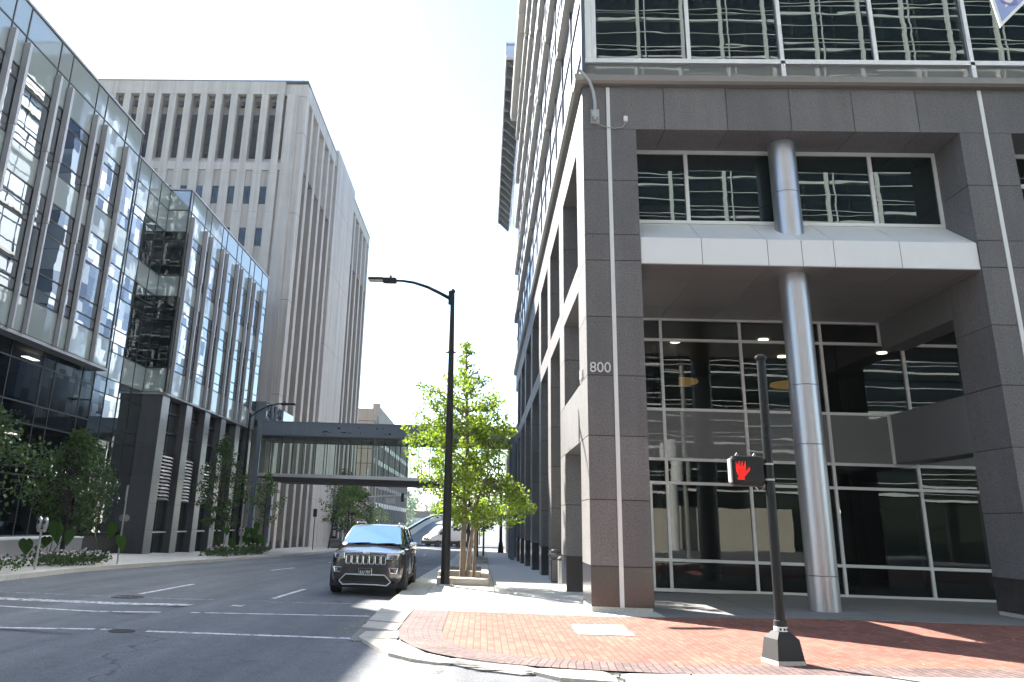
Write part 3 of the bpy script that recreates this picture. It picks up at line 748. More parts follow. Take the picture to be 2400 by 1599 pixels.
for i, (a, b) in enumerate(bb):
    if i < 3:
        mb = MB(); n = 13
        for k in range(n):
            z = 2.45 + 2.45*k/n
            mb.add([(-18.0,a+.5,z),(-17.86,a+.5,z),(-18.0,b-.55,z),(-17.86,b-.55,z),(-18.02,a+.5,z+.12),(-18.02,b-.55,z+.12)], [(0,1,3,2),(1,4,5,3),(0,2,5,4),(0,4,1),(2,3,5)])
        build('louvre_grille', mb, 'steel', gb)
    mb = MB()
    for z in (.75, 2.4, 4.95, 6.1, 7.2): mb.box(-18.3, -18.05, a, b, z-.03, z+.03)
    for y in (a+.03, (a+b)/2, b-.03): mb.box(-18.3, -18.1, y-.03, y+.03, -.8, 7.95)
    build('window_frame', mb, 'frame_dark', gb)
    for z0, z1 in ((-.8,2.4),(4.95,7.95)): pn.rect((-18.2,a,z0), (0,b-a,0), (0,0,z1-z0), 'glass_left', .003)
    mb = MB(); mb.box(-18.0, -17.9, a+.2, b-.2, .68, .74); build('window_sill', mb, 'alu_white', gb)
pn.done(gb)
mb = MB(); mb.lathe([(.17,44.29),(.17,44.318)], (-18.75,0,1.42), 24, 1); build('round_plaque', mb, 'steel', gb)
text('number', '219', .36, .012, 'steel', (-17.69, 44.87, 3.62), (R(90),0,R(90)), gb)

# ------------------------------------------------------------------ concrete tower
XT, YT = -16.95, 66.57
tw = thing('concrete_tower', 'tall beige concrete tower with deep vertical fins and slit windows', 'tower', (XT, YT, g(YT)))
mb = MB(); mb.box(-50, -17.95, 67.4, 110, -1.5, 40.2); build('core', mb, 'tower_sp', tw)
for q in ((-50, -19.0, YT-.02, 67.1, 39.0, 40.32), (-17.9, XT+.02, 67.6, 82.3, 38.85, 40.32), (-17.9, XT+.02, 94.2, 110.1, 38.85, 40.3), (-19.0, XT+.02, YT+.2, 67.6, 38.95, 40.15)):
    mb = MB(); mb.box(*q); build('fascia', mb, 'tower', tw)
mb = MB(); mb.box(-50.05, -16.85, YT-.1, 110.1, 40.32, 40.42); build('roof_edge', mb, 'fin', tw)
mb = MB(); mb.box(-18.6, XT, YT+.25, 68.0, -1.5, 38.95); mb.box(-18.75, -17.6, YT, YT+.3, -1.5, 39.0)
for z in (4.2,11.4,19.5,27.4,35.2): mb.box(-18.6, XT+.004, YT+.246, 68.0, z-.015, z+.015, 1)
build('corner_pier', mb, ['tower', 'granite_edge'], tw)
for i in range(13):
    xc = -18.98 - .38 - 1.44*i
    mb = MB(); mb.box(xc-.4, xc+.4, YT+.0, 67.5, -1.5, 32.1)
    mb.box(xc-.31, xc+.31, YT, 67.5, 32.1, 39.0); mb.add([(xc+.31,YT+.02,32.1),(xc+1.13,YT+.02,32.1),(xc+1.13,YT+.6,32.75),(xc+.31,YT+.6,32.75),(xc+.31,YT+.6,32.1),(xc+1.13,YT+.6,32.1)], [(0,1,2,3),(0,3,4),(1,5,2),(0,4,5,1),(3,2,5,4)]); mb.box(xc+.4, xc+1.04, YT+.03, YT+.6, 31.4, 32.1)
    for z in (3,7,11.2,15.3,19.4,23.4,27.39,31.1,35.13): mb.box(xc-.405, xc+.405, YT-.003, YT+.02, z-.012, z+.012, 1)
    build('front_fin', mb, ['tower', 'garage'], tw)
    xr = xc-.72
    mb = MB()
    for k in range(30): mb.box(xr-.27, xr+.27, YT+.5, YT+.6, 32.77+4.38*k/30, 32.77+4.38*k/30+.09)
    mb.box(xr-.27, xr+.27, YT+.62, YT+.68, 32.77, 37.15)
    build('louvre_grille', mb, 'louvre', tw)
    mb = MB(); mb.box(xr-.16, xr+.16, YT+.4, YT+.68, 37.93, 38.45); build('vent_box', mb, 'louvre', tw)
    for z in (28.17, 24.24, 20.3, 16.35):
        mb = MB(); mb.face([(xr-.32,YT+.175,z),(xr+.32,YT+.175,z),(xr+.32,YT+.175,z+1.69),(xr-.32,YT+.175,z+1.69)]); w = build('window', mb, 'win_dark', tw)
mb = MB(); mb.box(-46, -18.7, YT+.70, 67.45, -1.5, 39); build('spandrel_wall', mb, 'tower_sp', tw)
mb = MB(); mb.box(-46, -18.8, YT+.18, YT+.69, -1.5, 31.4); build('window_wall', mb, 'tower_low', tw)
side = [69.7,72.65,75.6,78.5,81.4,97.3,100.6,103.9,107.2,109.6]
for yc in side:
    mb = MB(); mb.box(-18.0, XT-.06, yc-.41, yc+.41, -1.5, 32.1, 2); mb.box(XT-.06, XT, yc-.42, yc+.42, -1.5, 32.1)  # fin sides darker than their street face: shade put into the colour
    mb.box(-18.0, XT, yc-.36, yc+.36, 32.1, 39.0)
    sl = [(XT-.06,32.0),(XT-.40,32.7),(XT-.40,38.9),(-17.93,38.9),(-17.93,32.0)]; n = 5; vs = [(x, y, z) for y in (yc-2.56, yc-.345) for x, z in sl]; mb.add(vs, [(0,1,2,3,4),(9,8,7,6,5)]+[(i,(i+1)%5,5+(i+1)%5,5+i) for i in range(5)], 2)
    for z in (3,7,11.2,15.3,19.4,23.4,27.4,31.1,35.1): mb.box(XT-.02, XT+.004, yc-.425, yc+.425, z-.012, z+.012, 1)
    build('side_fin', mb, ['tower', 'garage', 'tower_mid_shade'], tw)
mb = MB(); mb.box(-22, XT+.25, 82.3, 94.2, -1.5, 40.9)
for z in (3.5,11,19,27,35): mb.box(-20, XT+.256, 82.29, 94.21, z-.02, z+.02, 1)
for y in (86.2, 90.2): mb.box(-20, XT+.256, y-.02, y+.02, -1.5, 40.9, 1)
build('stair_slab', mb, ['tower', 'garage'], tw)
for i, yc in enumerate(side):
    mb = MB(); yy_ = yc+1.1
    for z in (4.4,8.3,12.3,16.3,20.3,24.2,28.2): mb.box(-17.955, -17.93, yy_-.3, yy_+.25, z, z+1.7)
    if yy_ < 82 or yy_ > 95: build('slit_window', mb, 'win_dark', tw, kind='stuff') if False else None
mb = MB(); mb.box(-18.1, XT-.2, 68.0, 82.3, -1.5, g(75)+.65); mb.box(-17.6, XT-.2, 94.2, 110, -1.5, g(100)+.65); build('dark_base', mb, 'granite_edge', tw)

# ------------------------------------------------------------------ skybridge
br = thing('skybridge', 'enclosed pedestrian skybridge with blue grey steel beam and glass walls across the street', 'skybridge', (-7.4, 62.7, 4.3))
yb0, yb1 = 62.7, 66.3
bx = [-16.93] + [-16.2+.868*k for k in range(21)] + [2.04]
mb = MB()
for a, b in zip(bx, bx[1:]): mb.box(a+.012, b-.012, yb0, yb0+.1, 7.72, 8.66)
mb.box(-17, 2.05, yb0+.03, yb0+.3, 7.7, 8.62); mb.box(-17, 2.05, yb1-.2, yb1, 7.7, 8.66); mb.box(-17.0, 2.06, yb0-.04, yb1, 8.66, 8.74)
build('roof_beam', mb, 'bridge_steel', br)
for a, b, z, h in ((-12.4,-12.1,7.98,.05),(-12.3,-11.85,8.0,.1),(-11.85,-11.7,7.96,.06),(-12.2,-12.0,7.77,.05),(-11.2,-10.95,8.25,.16),(-10.95,-10.4,7.97,.09),(-10.4,-10.05,7.95,.07),(-9.6,-9.5,8.35,.12),(-9.45,-9.36,7.95,.1),(-8.2,-8.08,8.3,.14),(-7.75,-7.65,8.32,.1),(-7.55,-7.45,7.9,.12),(-7.3,-7.05,7.92,.14)):
    mb = MB(); n = 10; mb.face([((a+b)/2+(b-a)/2*math.cos(t*2*math.pi/n)*(1+.3*math.sin(5*t)), yb0-.004, z+h/2+h/2*math.sin(t*2*math.pi/n)*(1+.35*math.cos(3*t))) for t in range(n)])
    build('peeling_patch', mb, 'black_matte', br)
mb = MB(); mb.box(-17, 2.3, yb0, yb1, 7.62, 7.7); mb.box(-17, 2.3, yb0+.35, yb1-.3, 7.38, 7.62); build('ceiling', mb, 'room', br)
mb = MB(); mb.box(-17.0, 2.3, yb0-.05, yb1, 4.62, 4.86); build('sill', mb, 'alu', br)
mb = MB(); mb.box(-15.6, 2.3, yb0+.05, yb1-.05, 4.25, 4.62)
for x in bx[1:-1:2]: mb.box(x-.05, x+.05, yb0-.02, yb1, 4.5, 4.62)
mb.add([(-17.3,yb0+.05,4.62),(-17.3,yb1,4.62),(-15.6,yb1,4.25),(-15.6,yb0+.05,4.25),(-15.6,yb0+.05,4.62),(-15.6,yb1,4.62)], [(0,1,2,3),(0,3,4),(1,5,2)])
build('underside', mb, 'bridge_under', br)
for a, b in zip(bx, bx[1:]):
    for y in (yb0+.06, yb1-.06):
        mb = MB(); mb.face([(a,y,4.86),(b,y,4.86),(b,y,7.7),(a,y,7.7)]); build('glass_panel', mb, 'glass_bridge', br)
for y in (yb0+.05, yb1-.07):
    mb = MB()
    for x in bx: mb.box(x-.03, x+.03, y-.02, y+.03, 4.86, 7.7)
    build('mullion_row', mb, 'frame_dark', br)
mb = MB(); mb.box(-17.36, -17.0, yb0-.06, yb0+.32, -1, 8.75); mb.box(2.05, 2.34, yb0-.06, yb0+.3, -1.5, 8.78); mb.box(-17.0, -16.6, 66.0, 66.35, -1.2, 4.3); mb.box(2.0, 2.34, 65.9, 66.3, -1.5, 8.7)
build('column', mb, 'bridge_steel', br)
an = thing('roof_annex', 'small glass and metal lobby box standing on the left end of the skybridge', 'annex', (-16.5, 64.5, 8.7))
mb = MB(); mb.box(-19, -16.86, 62.75, 70, 8.75, 10.22); build('wall', mb, 'bridge_steel', an)
mb = MB(); mb.add([(-16.85,62.8,8.76),(-15.45,62.8,8.76),(-15.45,62.8,9.52),(-16.85,62.8,10.2),(-16.85,66.2,8.76),(-15.45,66.2,8.76),(-15.45,66.2,9.52),(-16.85,66.2,10.2)], [(0,1,2,3),(4,7,6,5),(1,5,6,2),(3,2,6,7)]); build('glass_panel', mb, 'glass_left', an)

# ------------------------------------------------------------------ parking garage and far buildings
gg = thing('parking_garage', 'beige and brown parking garage with open bays and white spandrels beyond the skybridge', 'garage', (-15.5, 115, -1.2))
mb = MB(); mb.box(-45, -15.5, 115, 115.4, -1.5, 16.7)
for z in (1.2,3.3,5.2,7.2,9.2,11.2,13.1,15.0): mb.box(-45, -15.49, 114.985, 115.1, z-.035, z+.035, 1)
build('end_wall', mb, ['garage', 'granite_edge'], gg)
mb = MB(); mb.box(-45, -16.2, 115.4, 172, -1.5, 14.5); build('core', mb, 'garage_panel', gg)
for j, z in enumerate((.2, 3.45, 6.2, 9.45, 12.2, 15.2)):
    mb = MB(); mb.box(-16.2, -15.5, 115.4, 172, z, z+(.75 if j % 2 else .6))
    build('floor_slab', mb, 'garage', gg)
mb = MB()
for j, z in enumerate((3.47, 9.47, 12.22)):
    for i in range(14):
        if rnd.random() < .9: y = 118+i*3.75; mb = MB(); mb.box(-15.5, -15.44, y+.2, y+3.4, z+.04, z+.7); build('white_spandrel', mb, 'garage_light', gg)
for i in range(16):
    y = 117 + 3.6*i
    mb = MB(); mb.box(-16.2, -15.38, y-.22, y+.22, -1.5, 15.2); build('pillar', mb, 'garage', gg)
mb = MB(); mb.box(-16.2, -15.2, 118.5, 119.6, 3, 17.9); mb.prism([(119.6,13.5),(119.6,17.9),(172,17.6),(172,15)], 0, -15.9, -15.6); build('stair_wall', mb, 'garage', gg)

gg.location = (-16.85, 125, -1.45); gg.scale = (1.087,)*3

mt = thing('mosaic_tower', 'tall tower of blue and white mosaic panels with a slatted roof canopy', 'tower', (2.4, 66.6, 0))
mb = MB(); mb.box(2.72, 45, 66.8, 107, 9.5, 40.6); build('facade', mb, 'mosaic', mt)
mb = MB(); mb.box(3.3, 45, 66.8, 107, -1.5, 9.4); mb.box(2.6, 45, 66.7, 107.2, 8.3, 9.5); build('podium', mb, 'granite', mt)
for i in range(8):
    mb = MB(); y = 69 + 3.2*i; mb.box(2.4, 2.85, y, y+.7, -1.6, 8.4); build('podium_column', mb, 'granite' if i < 3 else 'tower', mt)
mb = MB(); mb.box(1.22, 1.36, 62.7, 107, 41.0, 41.8); mb.box(1.22, 46, 62.6, 107.2, 41.8, 42.1); mb.box(1.3, 12, 62.6, 63, 40.6, 41.9); build('canopy_edge', mb, 'alu', mt)
for i in range(20):
    y = 64 + 2.15*i; mb = MB(); mb.add([(1.36,y,41.1),(2.9,y,39.6),(2.9,y+.12,39.6),(1.36,y+.12,41.1),(1.36,y,41.8),(2.9,y,41.8),(2.9,y+.12,41.8),(1.36,y+.12,41.8)], [(0,1,2,3),(4,7,6,5),(0,4,5,1),(3,2,6,7),(0,3,7,4),(1,5,6,2)])
    build('slat', mb, 'panel_dark', mt)

ramp = MB(); px_ = [(112,-1.15),(120,-1.0),(140,-.1),(165,1.0),(190,1.8),(215,2.25),(240,2.4)]
for (a, za), (b, zb) in zip(px_, px_[1:]): ramp.face([(-11,a,za+.02),(6,a,za+.02),(6,b,zb+.02),(-11,b,zb+.02)])
ramp.box(-11, 6, 239.5, 240, -1.3, 2.3)
structure('ramp_road', ramp, 'asphalt')
mb = MB()
for (a, za), (b, zb) in zip(px_, px_[1:]):
    for t in (0, .5):
        p, q = a+(b-a)*t, a+(b-a)*(t+.28); zp, zq = za+(zb-za)*t+.03, za+(zb-za)*(t+.28)+.03
        mb.face([(-4.2,p,zp),(-4.0,p,zp),(-4.0,q,zq),(-4.2,q,zq)]); mb.face([(-7.8,p,zp),(-7.6,p,zp),(-7.6,q,zq),(-7.8,q,zq)])
structure('ramp_markings', mb, 'marks')
pt = thing('parapet', 'concrete parapet with dark rail along the left side of the far ramp', 'parapet', (-11.2, 112, -1.1))
mb = MB(); m2 = MB(); m3 = MB()
for (a, za), (b, zb) in zip(px_, px_[1:]):
    mb.add([(-11.4,a,za-1),(-11,a,za-1),(-11,a,za+.95),(-11.4,a,za+.95),(-11.4,b,zb-1),(-11,b,zb-1),(-11,b,zb+.95),(-11.4,b,zb+.95)], [(0,1,2,3),(4,7,6,5),(0,4,5,1),(1,5,6,2),(2,6,7,3),(3,7,4,0)])
    m2.tube([(-11.15,a,za+1.4),(-11.15,b,zb+1.4)], .11, 6)
    n = int((b-a)/2.2)
    for k in range(n): y = a+(b-a)*k/n; z = za+(zb-za)*k/n; m3.box(-11.25, -11.05, y-.12, y+.12, z+.9, z+1.4)
build('wall', mb, 'kerb', pt); build('rail', m2, 'alu', pt); build('rail_posts', m3, 'black_matte', pt)
fb = thing('far_building', 'low brown building beyond the ramp below the wooded hill', 'building', (-22, 300, -1))
mb = MB(); mb.box(-27, -12.5, 300, 316, -1.5, 5.4); build('wall', mb, 'far_wall', fb); mb = MB(); mb.box(-26.5, -20, 299.9, 300.1, .8, 3); build('window_band', mb, 'garage_light', fb)
mb = MB(); hx = [-300+20*i for i in range(31)]; hh = [14+6*math.sin(x*.031)+3*math.sin(x*.11) for x in hx]
for i in range(30):
    for (ya, ka), (yb_, kb) in (((600,0),(660,1)),((660,1),(740,.6))):
        mb.face([(hx[i],ya,hh[i]*ka-1.3),(hx[i+1],ya,hh[i+1]*ka-1.3),(hx[i+1],yb_,hh[i+1]*kb-1.3),(hx[i],yb_,hh[i]*kb-1.3)])
structure('hills', mb, 'hill')

# the white framed building on the near side of the cross street, seen only in the glass
wb = thing('white_framed_building', 'pale building with white posts and railings mirrored in the entrance glass', 'building', (6, -22, 0))
mb = MB(); mb.box(-30, 60, -40, -24.2, -.2, 78); build('wall', mb, 'glass_front', wb)
mb = MB()
for k in range(25):
    x = -28+3.65*k
    mb.box(x-.12, x+.12, -22.2, -21.9, 18, 77)
    if k % 2: mb.box(x+.55, x+.62, -22.15, -22.0, 18, 77)
build('post', mb, 'white_frame', wb)
mb = MB()
for k in range(21):
    z = 4.6+3.5*k
    mb.box(-30, 60, -22.4, -22.2, z, z+.18); mb.box(-30, 60, -22.05, -22.0, z+1.0, z+1.06); mb.box(-30, 60, -22.05, -22.0, z+.62, z+.66); mb.box(-30, 60, -22.05, -22.0, z+2.2, z+2.27)
build('railing', mb, 'white_frame', wb)
mb = MB(); mb.box(9, 26, -23.6, -23.2, -.3, 3.4)
build('ground_wall', mb, 'beige_wall', wb)
for x in (-14, 15.5, 41):
    mb = MB(); mb.lathe([(.5,-.2),(.5,8.4)], (x,-21,0), 20); build('round_column', mb, 'white_frame', wb, smooth=True)

# ------------------------------------------------------------------ vehicles
def loft(mb, sts, sec, mi=0):
    rings = [sec(*s) for s in sts]; n = len(rings[0]); vs = [p for r_ in rings for p in r_]; fs = []
    for i in range(len(rings)-1):
        for k in range(n): fs.append((i*n+k, i*n+(k+1)%n, (i+1)*n+(k+1)%n, (i+1)*n+k))
    fs += [list(range(n))[::-1], list(range((len(rings)-1)*n, len(rings)*n))]
    mb.add(vs, fs, mi)
def wheel(parent, x, y, r, w, side, spokes=5, steer=0):
    c = (x, y, r)
    mb = MB(); prof = [(r*.66,-w/2),(r*.93,-w/2),(r,-w/2+.03),(r,w/2-.03),(r*.93,w/2),(r*.66,w/2)]
    mb.lathe(prof, c, 32, 0); ty = build('tyre', mb, 'tyre', parent, smooth=True, local=True)
    mb = MB(); xo = side*w/2
    mb.lathe([(r*.67,xo-.0*side),(r*.67,xo-.05*side),(.02,xo-.05*side)] if side > 0 else [(.02,xo+.05),(r*.67,xo+.05),(r*.67,xo)], c, 32, 0, 1)
    mb.lathe([(r*.70,xo-.01),(r*.70,xo+.012),(r*.63,xo+.012),(r*.63,xo-.01)], c, 32, 0)
    mb.lathe([(.07,xo-.05),(.07,xo+.0)], c, 14, 0)
    for k in range(spokes):
        a = 2*math.pi*k/spokes+.3; d = Vector((0, math.cos(a), math.sin(a))); p = Vector((0, -math.sin(a), math.cos(a)))
        C0 = Vector(c)+Vector((xo-.03*side,0,0))
        for q in (-1, 1):
            a0 = C0+d*.05+p*q*.02; a1 = C0+d*r*.66+p*q*.065
            mb.tube([a0, a1], [.018,.022], 6)
    build('rim', mb, ['rim', 'black_matte'], parent, local=True)
    return ty
def make_suv():
    t = thing('parked_suv', 'dark grey suv with a chrome slotted grille parked at the kerb facing the camera', 'suv', (-2.97, 22.1, -.13), 'cars on the street')
    sts = [(0.0,.66,.44,.95,1.02),(.05,.80,.32,.99,1.06),(.16,.885,.26,1.02,1.09),(.38,.94,.25,1.05,1.115),(.7,.962,.25,1.075,1.15),(1.15,.968,.25,1.10,1.215),(1.5,.97,.25,1.115,1.2),(2.6,.972,.25,1.125,1.18),(3.9,.97,.25,1.14,1.18),(4.45,.95,.27,1.13,1.17),(4.7,.90,.32,1.08,1.13),(4.82,.8,.42,1.0,1.08)]
    def sec(y, hw, zb, zs, zt):
        h = [(0,zb),(hw*.86,zb),(hw*.97,zb+.10),(hw,zb+.34),(hw*.985,zs-.12),(hw*.955,zs),(hw*.80,zs+(zt-zs)*.62),(hw*.45,zt-.008),(0,zt)]
        return [(x, y, z) for x, z in h] + [(-x, y, z) for x, z in h[-2:0:-1]]
    mb = MB(); loft(mb, sts, sec); bd = build('body', mb, 'suv_paint', t, smooth=50, local=True)
    md = bd.modifiers.new('s', 'SUBSURF'); md.levels = md.render_levels = 2
    # greenhouse
    st2 = [(1.12,.86,1.16,.84,1.20),(1.55,.875,1.14,.79,1.45),(1.98,.885,1.14,.70,1.695),(2.35,.89,1.14,.675,1.735),(3.3,.89,1.14,.665,1.745),(4.2,.88,1.14,.65,1.70),(4.42,.87,1.14,.66,1.62),(4.72,.84,1.12,.76,1.18)]
    def sec2(y, hb, zb, ht, zt):
        h = [(hb,zb),(ht+.028,zt-.06),(ht-.04,zt-.006),(0,zt+.012)]
        return [(x, y, z) for x, z in h] + [(-x, y, z) for x, z in h[-2::-1]]
    mb = MB(); loft(mb, st2, sec2); build('cabin', mb, 'suv_paint', t, smooth=40, local=True)
    mb = MB(); mb.face([(-.80,1.17,1.235),(.80,1.17,1.235),(.655,1.93,1.665),(0,1.90,1.682),(-.655,1.93,1.665)])
    ws = build('windshield', mb, 'auto_glass', t, local=True)
    for v in ws.data.vertices: v.co += Vector((0,-.022,.02))
    mb = MB(); mb.bbox(-.09, .09, 1.83, 1.9, 1.59, 1.66, .015); build('mirror_mount', mb, 'black_matte', ws, local=True)
    mb = MB()
    for x in (-.55, .12): mb.tube([(x,1.13,1.245),(x+.25,1.15,1.262),(x+.5,1.17,1.268)], .009, 5)
    build('wiper', mb, 'black_matte', t, local=True)
    for s in (-1, 1):
        for (y0, y1, y2, y3, nm) in ((1.62,2.62,2.62,2.08,'front_side_window'),(2.70,3.60,3.60,2.70,'rear_side_window'),(3.68,4.35,4.14,3.68,'quarter_window')):
            zt = 1.63; pts = []
            for y, z in ((y0,1.20),(y1,1.20),(y2,zt),(y3,zt)):
                f = (z-1.14)/(1.685-1.14); pts.append((s*(.888+.008+(.70-.888)*f), y, z))
            mb = MB(); mb.face(pts if s > 0 else pts[::-1]); build(nm, mb, 'auto_glass', t, local=True)
        mb = MB(); mb.tube([(s*.60,2.15,1.752),(s*.60,2.25,1.79),(s*.595,4.0,1.785),(s*.59,4.1,1.735)], .02, 6); build('roof_rail', mb, 'alu', t, local=True)
        mb = MB(); mb.bbox(s*.98, s*1.18, 1.50, 1.62, 1.12, 1.30, .035); mr = build('door_mirror', mb, 'chrome' if s > 0 else 'suv_paint', t, local=True, smooth=40)
        mb = MB(); mb.box(s*.90, s*1.0, 1.53, 1.6, 1.13, 1.17); build('mirror_arm', mb, 'black_matte', mr, local=True)
        # headlight, fog light
        mb = MB(); P = [(s*.545,-.012,.90),(s*.80,.085,.915),(s*.845,.13,1.035),(s*.56,.0,1.03)]
        mb.add(P+[(x,y+.12,z) for x,y,z in P], [(0,1,2,3),(4,7,6,5),(0,4,5,1),(1,5,6,2),(2,6,7,3),(3,7,4,0)]); hl = build('headlight', mb, 'lens', t, local=True)
        mb = MB()
        pp = [Vector(p)+Vector((0,-.006,0)) for p in P]
        for i in range(4): mb.tube([pp[i], pp[(i+1)%4]], .009, 5)
        mb.lathe([(.04,-.004),(.045,.03)], (s*.66,.025,.968), 12, 1)
        build('headlight_trim', mb, 'chrome', hl, local=True)
        mb = MB(); Q = [(s*.60,-.005,.685),(s*.82,.075,.69),(s*.79,.055,.575),(s*.65,.005,.575)]; mb.face(Q); fl = build('fog_light', mb, 'black_matte', t, local=True)
        mb = MB()
        for i in range(4): mb.tube([Vector(Q[i])+Vector((0,-.01,0)), Vector(Q[(i+1)%4])+Vector((0,-.01,0))], .012, 5)
        mb.lathe([(.035,-.0),(.035,.03)], (s*.76,.03,.635), 10, 1)
        build('fog_light_trim', mb, 'chrome', fl, local=True)
        for y in (.93, 3.85):
            mb = MB(); pr = []
            for k in range(13):
                a = math.pi*k/12; pr.append((y+.46*math.cos(a), .40+.46*math.sin(a)))
            pr += [(y-.46,.2),(y+.46,.2)]
            mb.prism(pr, 0, s*.60, s*.978); build('wheel_arch', mb, 'black_matte', t, local=True)
            wheel(t, s*.865, y, .385, .25, s)
        mb = MB()
        for y in (1.55, 2.66, 3.62): mb.box(s*.965, s*.978, y-.006, y+.006, .45, 1.13)
        mb.box(s*.95, s*.979, 1.5, 3.4, .36, .42); build('door_line', mb, 'black_matte', t, local=True)
        mb = MB(); mb.tube([(s*.955,1.62,1.155),(s*.955,4.0,1.165)], .01, 5); build('window_trim', mb, 'chrome', t, local=True)
        mb = MB()
        for y in (2.4, 3.4): mb.tube([(s*.975,y,1.02),(s*.995,y+.05,1.02),(s*.995,y+.2,1.02),(s*.975,y+.25,1.02)], .014, 6)
        build('door_handle', mb, 'chrome', t, local=True)
    # grille
    mb = MB(); mb.add([(-.56,.012,.76),(.56,.012,.76),(.57,.035,1.01),(-.57,.035,1.01),(-.56,.12,.76),(.56,.12,.76),(.57,.12,1.01),(-.57,.12,1.01)], [(0,1,2,3),(4,7,6,5),(0,4,5,1),(2,6,7,3),(0,3,7,4),(1,5,6,2)])
    gl = build('grille', mb, 'suv_paint', t, local=True)
    for k in range(7):
        x = -.45+.15*k; a, b = x-.055, x+.055; yy = -.004+.05*abs(x)**2
        o_ = [(a+.02,.775),(b-.02,.775),(b,.80),(b+.003,.965),(b-.017,.99),(a+.017,.99),(a-.003,.965),(a,.80)]
        mb = MB(); mb.face([(px,yy+(z-.77)*.07,z) for px, z in o_])
        pts = [Vector((px,yy-.006+(z-.77)*.07,z)) for px, z in o_]
        for i in range(8): mb.tube([pts[i], pts[(i+1)%8]], .0085, 5, 1)
        build('grille_slot', mb, ['black_matte', 'chrome'], gl, local=True)
    mb = MB(); Q = [(-.50,-.012,.52),(.50,-.012,.52),(.66,.02,.36),(.56,-.0,.27),(.3,-.015,.285),(-.3,-.015,.285),(-.56,-.0,.27),(-.66,.02,.36)]
    mb.face(Q); it = build('lower_intake', mb, 'black_matte', t, local=True)
    mb = MB()
    for i in range(len(Q)): mb.tube([Vector(Q[i])+Vector((0,-.012,0)), Vector(Q[(i+1)%len(Q)])+Vector((0,-.012,0))], .014, 6)
    build('intake_trim', mb, 'alu', it, local=True)
    mb = MB(); mb.bbox(-.80, .80, .10, .6, .20, .34, .04); build('front_valance', mb, 'black_matte', t, local=True)
    mb = MB(); mb.bbox(-.165, .165, -.035, -.012, .505, .675, .008); pl = build('licence_plate', mb, 'plate_black', t, local=True)
    mb = MB(); E4 = [Vector(p) for p in ((-.165,-.036,.505),(.165,-.036,.505),(.165,-.036,.675),(-.165,-.036,.675))]
    for i in range(4): mb.tube([E4[i], E4[(i+1)%4]], .007, 5)
    build('plate_frame', mb, 'chrome', pl, local=True)
    text('plate_number', 'JLU 797', .105, .002, 'white', (0,-.041,.545), (R(90),0,0), pl, True, sx=.8)
    text('hood_badge', 'Jeep', .10, .005, 'chrome', (0,.03,1.025), (R(78),0,0), t, True)
    return t
make_suv()

def make_van():
    t = thing('delivery_van', 'white delivery van with dark lower trim turning at the far intersection', 'van', (-6.7, 103, -1.11), 'cars on the street', R(-50))
    sts = [(0,.80,.42,.95,1.02),(.12,.95,.36,1.02,1.12),(.5,1.0,.36,1.12,1.32),(1.0,1.02,.36,1.25,1.55),(1.02,1.02,.36,1.26,1.57),(1.75,1.02,.36,1.6,2.25),(2.15,1.02,.36,1.9,2.46),(5.3,1.02,.36,1.9,2.48),(5.5,1.0,.4,1.8,2.40)]
    def sec(y, hw, zb, zs, zt):
        h = [(0,zb),(hw*.92,zb),(hw,zb+.12),(hw,zs*.7),(hw*.975,zs),(hw*.86,zs+(zt-zs)*.88),(hw*.6,zt-.01),(0,zt)]
        return [(x, y, z) for x, z in h] + [(-x, y, z) for x, z in h[-2:0:-1]]
    mb = MB(); loft(mb, sts, sec); build('body', mb, 'van_white', t, smooth=40, local=True)
    mb = MB(); mb.face([(-.86,1.06,1.6),(.86,1.06,1.6),(.76,1.72,2.2),(-.76,1.72,2.2)]); w = build('windshield', mb, 'auto_glass', t, local=True)
    for v in w.data.vertices: v.co += Vector((0,-.04,.03))
    for s in (-1, 1):
        mb = MB(); P = [(s*1.035,1.12,1.42),(s*1.035,1.95,1.42),(s*1.0,1.95,2.02),(s*1.0,1.75,2.02)]; mb.face(P if s > 0 else P[::-1]); build('side_window', mb, 'auto_glass', t, local=True)
        mb = MB(); mb.box(s*1.0, s*1.04, .25, 5.45, .36, .72); build('side_trim', mb, 'plastic_dark', t, local=True)
        mb = MB(); mb.add([(s*.55,.02,.98),(s*.88,.1,1.0),(s*.95,.34,1.2),(s*.62,.16,1.12)], [(0,1,2,3)]); build('headlight', mb, 'lens', t, local=True)
        mb = MB(); mb.bbox(s*1.05, s*1.25, 1.2, 1.3, 1.45, 1.75, .03); build('door_mirror', mb, 'plastic_dark', t, local=True)
        for y in (.95, 4.35):
            mb = MB(); pr = [(y+.44*math.cos(math.pi*k/10), .36+.44*math.sin(math.pi*k/10)) for k in range(11)]
            mb.prism(pr, 0, s*.6, s*1.045); build('wheel_arch', mb, 'plastic_dark', t, local=True)
            wheel(t, s*.92, y, .36, .26, s)
    mb = MB(); mb.bbox(-.98, .98, -.06, .3, .34, .74, .05); build('bumper', mb, 'plastic_dark', t, local=True)
    mb = MB(); mb.box(-.5, .5, -.02, .1, .80, 1.04); mb.box(-.46, .46, -.03, .0, .9, .92, 1); build('grille', mb, ['plastic_dark', 'chrome'], t, local=True)
make_van()
